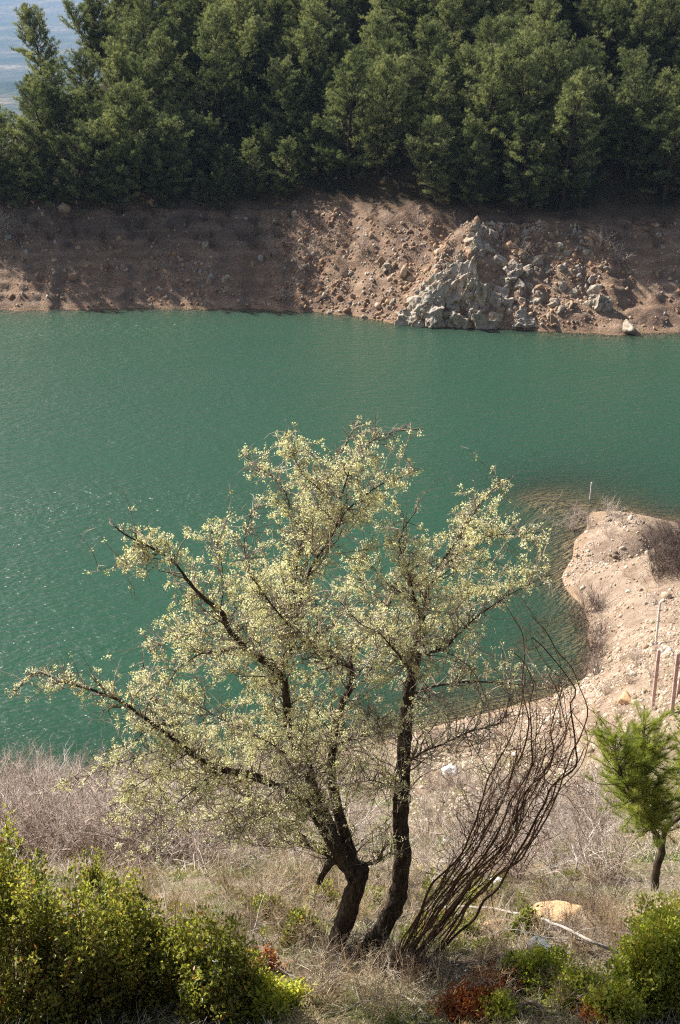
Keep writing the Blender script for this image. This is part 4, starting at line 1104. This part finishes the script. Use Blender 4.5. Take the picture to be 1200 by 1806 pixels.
# ------------------------------------------------------------------ the young pine on the right
py0 = near_hit(1156, 1572)
yp = thing("young_pine", 'bright green young pine with forked dark trunk at the right edge', 'young pine', tuple(py0))
RNG = np.random.default_rng(321)
PYY = py0[1]
tbm = MB()
main = np.array([py0 - np.array((0, 0, .1))] + [pix(a, b, PYY + c) for a, b, c in [(1158, 1535, 0), (1168, 1500, 0), (1160, 1475, 0), (1145, 1450, -.1), (1135, 1400, -.1), (1132, 1340, -.1), (1138, 1280, -.1)]])
P, R = smooth_path(main, np.linspace(.058, .008, len(main)), .05); tube(tbm, P - py0, R, 9, rough=.25)
side = np.array([pix(a, b, PYY + c) for a, b, c in [(1166, 1498, 0), (1176, 1460, .1), (1200, 1440, .2), (1225, 1400, .3), (1235, 1330, .3), (1230, 1280, .3)]])
P2, R2_ = smooth_path(side, np.linspace(.04, .008, len(side)), .05); tube(tbm, P2 - py0, R2_, 8, rough=.25)
pp1 = np.array([pix(a, b, PYY + c) for a, b, c in [(1140, 1425, -.1), (1110, 1395, -.25), (1090, 1345, -.35), (1085, 1300, -.4)]])
P3, R3_ = smooth_path(pp1, np.linspace(.02, .006, 4), .05); tube(tbm, P3 - py0, R3_, 6)
PP, DD, TT = [], [], []
for Pm, lo in ((P, .36), (P2, .40), (P3, .15)):
    n = len(Pm)
    for k in range(int(n * (1 - lo) * 3.0)):
        i = int(n * lo + RNG.random() * n * (1 - lo)); i = min(i, n - 1)
        f = (i / n - lo) / (1 - lo)
        a = RNG.uniform(0, 6.28); d = np.array((math.cos(a), math.sin(a), RNG.uniform(.2, .9)))
        b = wander(Pm[i], d, RNG.uniform(.25, .80) * (1.1 - .5 * f), 5, .18, .08)
        tube(tbm, b - py0, np.linspace(.007, .0025, 6), 4)
        ti = .5 + RNG.normal() * .16
        for q in range(9):
            g = RNG.uniform(.25, 1) * 5; j = min(int(g), 4)
            PP.append(b[j] + (b[j + 1] - b[j]) * (g - j)); DD.append(norm(b[j + 1] - b[j]) + np.array((0, 0, .35))); TT.append(ti + RNG.normal() * .1)
cc = pix(1150, 1372, PYY - .05)
allp = np.concatenate([P[int(len(P) * .35):], P2[int(len(P2) * .4):], P3])
for k in range(150):
    e = norm(RNG.normal(size=3)) * RNG.uniform(.45, 1.0) * np.array((.66, .6, .80)) * (1 + .15 * RNG.normal())
    tgt = cc + e
    st = allp[np.argmin(((allp - tgt) ** 2).sum(1) + .25 * np.maximum(0, allp[:, 2] - tgt[2] + .1))]
    mid = (st + tgt) / 2 + np.array((0, 0, -.06)) + RNG.normal(size=3) * .04
    b, br = smooth_path([st, mid, tgt], [.007, .005, .002], .06); tube(tbm, b - py0, br, 4)
    ti = .5 + RNG.normal() * .17
    for q in range(12):
        j = int(len(b) * RNG.uniform(.3, 1)); j = min(max(j, 1), len(b) - 1)
        PP.append(b[j]); DD.append(norm(b[j] - b[j - 1]) + np.array((0, 0, .45))); TT.append(ti + RNG.normal() * .1)
cbm = MB(); needles(cbm, np.array(PP) - py0, np.array(DD), 18, .125, .0034, np.clip(TT, 0, 1), .95)
obj("trunk", tbm.mesh("trunk", M['pine_bark'], True), yp); obj("crown", cbm.mesh("crown", M['young_pine']), yp)

# ------------------------------------------------------------------ posts
def post(base, top, w, label, mat, group=None):
    h = float(np.linalg.norm(top - base))
    t = thing("fence_post", label, 'post', tuple(base))
    d = norm(top - base)
    mb = MB()
    hw = w / 2; ch = w * .12
    prof = [(-hw, -hw + ch), (-hw + ch, -hw), (hw - ch, -hw), (hw, -hw + ch), (hw, hw - ch), (hw - ch, hw), (-hw + ch, hw), (-hw, hw - ch)]
    lev = [(-.35, 1), (h * .3, 1), (h * .65, .98), (h - .02, .95), (h, .80)]
    v = [(x * s + d[0] * z, y * s + d[1] * z, z * d[2]) for z, s in lev for x, y in prof]
    q = [(i * 8 + j, i * 8 + (j + 1) % 8, i * 8 + 8 + (j + 1) % 8, i * 8 + 8 + j) for i in range(len(lev) - 1) for j in range(8)]
    n = len(v); v.append((d[0] * h, d[1] * h, h * d[2]))
    mb.add(v, quads=q, tris=[(n, (len(lev) - 1) * 8 + j, (len(lev) - 1) * 8 + (j + 1) % 8) for j in range(8)])
    obj("shaft", mb.mesh("shaft", mat), t)
    wb = MB()                                             # two rusty tie wires
    for zz in (h * .55, h * .82):
        a = np.linspace(0, 2 * math.pi, 17)
        tube(wb, np.stack([np.cos(a) * hw * 1.42 + d[0] * zz, np.sin(a) * hw * 1.42 + d[1] * zz, np.full(17, zz)], 1), np.full(17, .006), 4)
    obj("tie_wire", wb.mesh("tie_wire", M['rubber']), t)
def post_px(b, tp, w, label, mat):
    base = near_hit(*b); Yb = base[1]
    top = pix(tp[0], tp[1], Yb); top[0] = base[0] + (top[0] - base[0]) * .6
    post(base, top, w, label, mat)
post_px((1151, 1250), (1163, 1146), .115, 'reddish concrete post standing left of the two near posts on the pale slope', M['post'])
post_px((1185, 1258), (1196, 1152), .115, 'reddish concrete post second from left on the pale slope', M['post'])
post_px((1196, 1228), (1206, 1172), .11, 'half hidden reddish post at the right edge of view', M['post'])
post_px((1157, 1137), (1165, 1062), .085, 'thin pale post farther up the spit behind the near posts', M['post_pale'])
pb = pix_z(1041, 880); pt = pix(1044, 851, pb[1])
post(pb - np.array((0, 0, .6)), pt, .085, 'thin pale post standing in the water off the spit tip', M['post_pale'])

# ------------------------------------------------------------------ fallen wood, stones, litter
def branch(name, pts, r0, r1, label, mat, cat='branch', twigs=0, seed=1, lift=None):
    """pts: photo pixels lying on the near ground (or lifted above it)."""
    global RNG
    RNG = np.random.default_rng(seed)
    P = []
    for k, q in enumerate(pts):
        p = near_hit(q[0], q[1])
        if len(q) > 2: p = pix(q[0], q[1], p[1] - q[2])
        P.append(p + np.array((0, 0, .015)))
    P, R = smooth_path(P, np.linspace(r0, r1, len(P)), .05)
    o = P[0].copy()
    P = P + np.stack([vnoise(np.arange(len(P)) * .35, np.full(len(P), 2. * j + seed)) for j in range(3)], 1) * .012
    mb = MB(); tube(mb, P - o, R, 7, rough=.2, cap=True)
    for q in range(twigs):
        i = int(RNG.integers(1, len(P) - 1)); d = norm(P[i] - P[i - 1] + RNG.normal(size=3) * .7 + np.array((0, 0, .5)))
        b = wander(P[i], d, RNG.uniform(.1, .4), 4, .2); tube(mb, b - o, np.linspace(R[i] * .6, .002, 5), 4)
    return obj(name, mb.mesh(name, mat, True), None, label, cat, None, None, tuple(o))
branch("fallen_branch", [(648, 1642, .3), (690, 1625, .7), (740, 1608, 1.0), (790, 1601, 1.1), (850, 1602, 1.1), (920, 1615, 1.0), (985, 1634, .8), (1040, 1660, .5), (1103, 1690, .1)], .013, .017, 'long grey dead branch arching from the trunks to the right hand shrub', M['grey_wood'], twigs=5, seed=2)
branch("fallen_branch", [(845, 1565), (900, 1572, .05), (950, 1580, .05), (1000, 1592)], .010, .005, 'pale thin dead branch lying behind the tan rock', M['grey_wood'], twigs=6, seed=3)
branch("fallen_branch", [(700, 1540, .1), (760, 1522, .1), (820, 1508), (850, 1500)], .009, .006, 'pale dead branch lying right of the trunk toward the dead stems', M['grey_wood'], twigs=4, seed=4)
branch("fallen_branch", [(490, 1790), (540, 1765, .05), (575, 1745, .1), (610, 1705, .1), (645, 1670)], .011, .006, 'forked pale branch lying at the foot of the left trunk', M['grey_wood'], twigs=7, seed=5)
branch("fallen_branch", [(700, 1755), (730, 1775), (760, 1800)], .012, .008, 'short pale branch in the bottom foreground below the dead stems', M['grey_wood'], twigs=4, seed=6)
branch("fallen_branch", [(560, 1803), (610, 1782, .04), (665, 1760)], .010, .005, 'thin pale branch at the bottom edge left of the dead stems', M['grey_wood'], twigs=5, seed=7)
branch("fallen_branch", [(730, 1800), (755, 1765, .08), (790, 1752, .08), (835, 1742)], .010, .005, 'twisted grey branch lying on the rust brown leaves', M['grey_wood'], twigs=5, seed=8)
branch("fallen_branch", [(420, 1560), (428, 1590, .05), (440, 1640)], .016, .012, 'short white stick standing left of the flowering tree', M['grey_wood'], seed=9)
branch("log", [(630, 1722), (680, 1710), (725, 1702)], .045, .035, 'short brown log lying right of the trunk foot', M['dark_wood'], 'log', seed=10)
branch("log", [(770, 1715), (830, 1700), (905, 1688)], .05, .03, 'long dark log in the shade right of the dead stems', M['dark_wood'], 'log', twigs=3, seed=11)
branch("log", [(875, 1722), (900, 1727), (918, 1735)], .05, .045, 'stubby pale ended log beside the low rounded shrub', M['dark_wood'], 'log', seed=12)
branch("stump_stick", [(1054, 1652), (1057, 1625, .2), (1050, 1605, .35)], .022, .014, 'short dark broken stick poking up behind the arching branch', M['dark_wood'], 'stick', seed=13)
branch("root_loop", [(917, 1800), (920, 1778, .1), (938, 1770, .12), (955, 1780, .1), (958, 1800)], .022, .018, 'brown looped root at the bottom edge', M['rubber'], 'root', seed=14)
b_ = branch("driftwood", [(998, 1522, .05), (1020, 1518, .08), (1045, 1520, .05)], .022, .02, 'white T shaped driftwood on the slope below the young pine', M['grey_wood'], 'driftwood', seed=15)
sm = MB(); q = near_hit(1016, 1540); tube(sm, np.array([q, pix(1019, 1520, q[1] - .05)]) - np.array(b_.location), [.018, .018], 7, cap=True)
obj("stub", sm.mesh("stub", M['grey_wood'], True), b_)
rock("rock", rock_mesh(701, M['tan_rock'], 9, .05), near_hit(1000, 1618) + np.array((0, 0, .05)), (.36, .32, .22), (.25, .0, .4), 'tan flat topped rock beside the bright green shrub')
rock("rock", rock_mesh(702, M['tan_rock'], 8, .05), near_hit(880, 1640), (.16, .13, .08), (.1, .2, .4), 'pale flat rock under the arching branch', sink=.1)
rock("rock", rock_mesh(703, M['blue_stone'], 5, .02), near_hit(952, 1674), (.11, .10, .075), (.1, .1, .8), 'smooth blue grey stone behind the low rounded shrub', sink=.0)
rock("rock", rock_mesh(704, M['tan_rock'], 8, .06), near_hit(775, 1733), (.06, .05, .035), (.1, .1, .8), 'small pale stone in front of the dead stems', sink=.0)
rock("rock", rock_mesh(705, M['tan_rock'], 8, .06), near_hit(1105, 1235), (.55, .5, .35), (.1, .2, .8), 'orange tan rock on the pale slope left of the posts', sink=.4)
for (px, py, s, lab) in [(793, 1364, .28, 'crumpled white plastic bag on the shore seen right of the right trunk'), (877, 1558, .085, 'small white plastic scrap beside the dead stems'),
                         (790, 1490, .12, 'torn white scrap on the slope below the plastic bag'), (705, 1372, .14, 'white scrap tucked just left of the plastic bag')]:
    r_ = np.random.default_rng(int(px)); v, f = ICO4
    w = v * (1 + .5 * fbm(v[:, 0] * 1.7 + px, v[:, 1] * 1.7, v[:, 2] * 1.7, 2) + .35 * np.abs(fbm(v[:, 0] * 4 + px, v[:, 1] * 4, v[:, 2] * 4, 2)))[:, None] * np.array((1, .8, .65)) * s
    mb = MB(); mb.add(w, tris=f); p = near_hit(px, py)
    obj("litter", mb.mesh("litter", M['white'], True), None, lab, 'litter', None, None, (p[0], p[1], p[2] + s * .35))

DS = []
for k in range(5):
    RNG = np.random.default_rng(930 + k); mb = MB()
    P = wander((0, 0, .02), (1, 0, .05), RNG.uniform(.6, 1.1), 7, .22); P[:, 2] = np.maximum(P[:, 2], .01)
    tube(mb, P, np.linspace(.011, .004, 8), 6, .8, rough=.2, cap=True)
    for q in range(5):
        i = int(RNG.integers(1, 7)); b = wander(P[i], norm(P[i] - P[i - 1] + RNG.normal(size=3) * .6 + np.array((0, 0, .4))), RNG.uniform(.15, .45), 4, .2)
        tube(mb, b, np.linspace(.006, .002, 5), 4, .85)
    DS.append(mb.mesh("dead_stick", M['grey_wood'], True))
for box, n, sc, lab in (((480, 1690, 760, 1800), 14, (.35, .8), 'among the foreground litter'), ((760, 1570, 1060, 1700), 12, (.4, .9), 'near the tan rock'), ((740, 1430, 1080, 1560), 16, (.8, 1.6), 'on the slope behind the dead stems'), ((380, 1540, 560, 1680), 10, (.4, .9), 'left of the trunks'), ((330, 1440, 640, 1540), 10, (.9, 1.7), 'among the leafless shrubs behind the tree')):
    for k in range(n):
        p = near_hit(R4.uniform(box[0], box[2]), R4.uniform(box[1], box[3]))
        obj("dead_stick", DS[int(R4.integers(0, 5))], None, f'pale forked dead stick lying {lab}', 'stick', f'dead sticks lying {lab}', None, tuple(p + np.array((0, 0, .03))), scale=R4.uniform(*sc), rot=(R4.normal() * .2, -.15 + R4.normal() * .3, R4.uniform(0, 6.28)))

# twig heap between the trunks
RNG = np.random.default_rng(888)
hp = near_hit(640, 1680)
hb = MB()
for k in range(160):
    a = hp + np.array((RNG.normal() * .16, RNG.normal() * .12 - .1, abs(RNG.normal()) * .12))
    P = wander(a, RNG.normal(size=3) * np.array((1, 1, .7)), RNG.uniform(.08, .35), 4, .3)
    tube(hb, P - hp, np.linspace(.004, .0015, 5), 3, np.clip(.75 + RNG.normal() * .2, 0, 1))
obj("twig_heap", hb.mesh("twig_heap", M['twig']), None, 'grey heap of dead twigs caught between the two trunks', 'twig heap', None, None, tuple(hp))

# ------------------------------------------------------------------ ground cover nobody could count
RNG = np.random.default_rng(55)
def cover(n, ylo, yhi, power=1.0):
    """Points of the near ground inside the view, evenly spread in depth."""
    y = ylo + (yhi - ylo) * RNG.random(n) ** power
    x = RNG.uniform(-1, 1, n) * (y * .36 + 2.5)
    return x, y, near_h(x, y)
gm = MB()
for n, lo, hi, bl, bw in ((130000, 7.8, 17, .13, .006), (110000, 17, 44, .22, .013), (26000, 44, 74, .22, .02)):
    x, y, z = cover(n, lo, hi, 1.4)
    d = fbm(x * .8, y * .8, 7., 3)
    k = (RNG.random(n) < np.clip(.55 + 1.1 * d, .12, 1)) & (z > .3)
    x, y, z, d = x[k], y[k], z[k], d[k]
    n2 = len(x)
    P = np.stack([x, y, z - .01], 1); D = norm(np.stack([RNG.normal(size=n2) * .6, RNG.normal(size=n2) * .6, np.full(n2, 1.)], 1))
    L = bl * RNG.uniform(.35, 1.3, (n2, 1)); s = norm(np.cross(D, RNG.normal(size=(n2, 3)))) * bw * .5
    bend = np.stack([RNG.normal(size=n2), RNG.normal(size=n2), np.full(n2, -.4)], 1) * L * .25
    v = np.stack([P - s, P + s, P + D * L * .55 + s * .7, P + D * L * .55 - s * .7, P + D * L + bend], 1)
    kx = np.arange(n2)[:, None] * 5
    green = np.clip(.55 + 2.4 * fbm(x * .55 + 40, y * .55, 11., 3), 0, 1)
    tint = np.clip(.78 - .62 * (RNG.random(n2) < green * .95) + RNG.normal(size=n2) * .12, 0, 1)
    gm.add(v.reshape(-1, 3), quads=kx + np.array([[0, 1, 2, 3]]), tris=kx + np.array([[3, 2, 4]]), tint=np.repeat(tint, 5))
obj("grass", gm.mesh("grass", M['grass']), kind='stuff', label='dry straw and green grass growing over the near slope')
lm = MB()
for n, lo, hi, ll, rr in ((34000, 7.8, 17, .16, .0024), (30000, 17, 44, .42, .006), (9000, 44, 74, .6, .010)):
    x, y, z = cover(n, lo, hi, 1.4)
    k = (RNG.random(n) < np.clip(.6 + fbm(x * .7, y * .7, 21., 3), .1, 1)) & (z > .2)
    x, y, z = x[k], y[k], z[k]; n2 = len(x)
    A = np.stack([x, y, z + .005 + abs(RNG.normal(size=n2)) * .02], 1)
    D = norm(np.stack([RNG.normal(size=n2), RNG.normal(size=n2), abs(RNG.normal(size=n2)) * .55], 1))
    B = A + D * ll * RNG.uniform(.3, 1.3, (n2, 1)); B[:, 2] = np.maximum(B[:, 2], near_h(B[:, 0], B[:, 1]) + .004)
    sticks(lm, A, B, rr * RNG.uniform(.6, 1.5, n2), np.clip(.6 + RNG.normal(size=n2) * .22, 0, 1))
obj("twig_litter", lm.mesh("twig_litter", M['twig']), kind='stuff', label='fallen dry twigs littering the near slope')

# ------------------------------------------------------------------ white houses far down in the valley
for k, (px, w, d) in enumerate([(4, 11, 8), (12, 9, 8), (19, 13, 9), (27, 8, 7)]):
    p = pix(px, 97 + (k % 2) * 2, 5200 + 50 * k)
    i, j = np.abs(YD - p[1]).argmin(), np.abs(XD - p[0]).argmin()
    zg = zd[i, j]
    h = thing("valley_house", ['whitewashed house nearest the left edge in the hazy valley', 'small whitewashed house second from the left edge in the valley', 'widest whitewashed house in the hazy valley', 'smallest whitewashed house beside the widest valley house'][k], 'house', (p[0], p[1], zg), .3 * k)
    mb = MB(); H = 6.0
    mb.add([(-w / 2, -d / 2, -2), (w / 2, -d / 2, -2), (w / 2, d / 2, -2), (-w / 2, d / 2, -2), (-w / 2, -d / 2, H), (w / 2, -d / 2, H), (w / 2, d / 2, H), (-w / 2, d / 2, H), (-w / 2, 0, H + 2), (w / 2, 0, H + 2)],
           quads=[(0, 1, 5, 4), (1, 2, 6, 5), (2, 3, 7, 6), (3, 0, 4, 7)], tris=[(4, 8, 7), (5, 6, 9)])
    obj("wall", mb.mesh("wall", M['house']), h)
    rb = MB(); e = .5
    rb.add([(-w / 2 - e, -d / 2 - e, H - .3), (w / 2 + e, -d / 2 - e, H - .3), (w / 2 + e, 0, H + 2.1), (-w / 2 - e, 0, H + 2.1), (-w / 2 - e, d / 2 + e, H - .3), (w / 2 + e, d / 2 + e, H - .3),
            (-w / 2 - e, -d / 2 - e, H), (w / 2 + e, -d / 2 - e, H), (w / 2 + e, 0, H + 2.5), (-w / 2 - e, 0, H + 2.5), (-w / 2 - e, d / 2 + e, H), (w / 2 + e, d / 2 + e, H)],
           quads=[(0, 3, 2, 1), (3, 4, 5, 2), (6, 7, 8, 9), (9, 8, 11, 10), (0, 1, 7, 6), (4, 10, 11, 5), (0, 6, 9, 3), (3, 9, 10, 4), (1, 2, 8, 7), (2, 5, 11, 8)])
    obj("roof", rb.mesh("roof", M['tile']), h)
print("done")
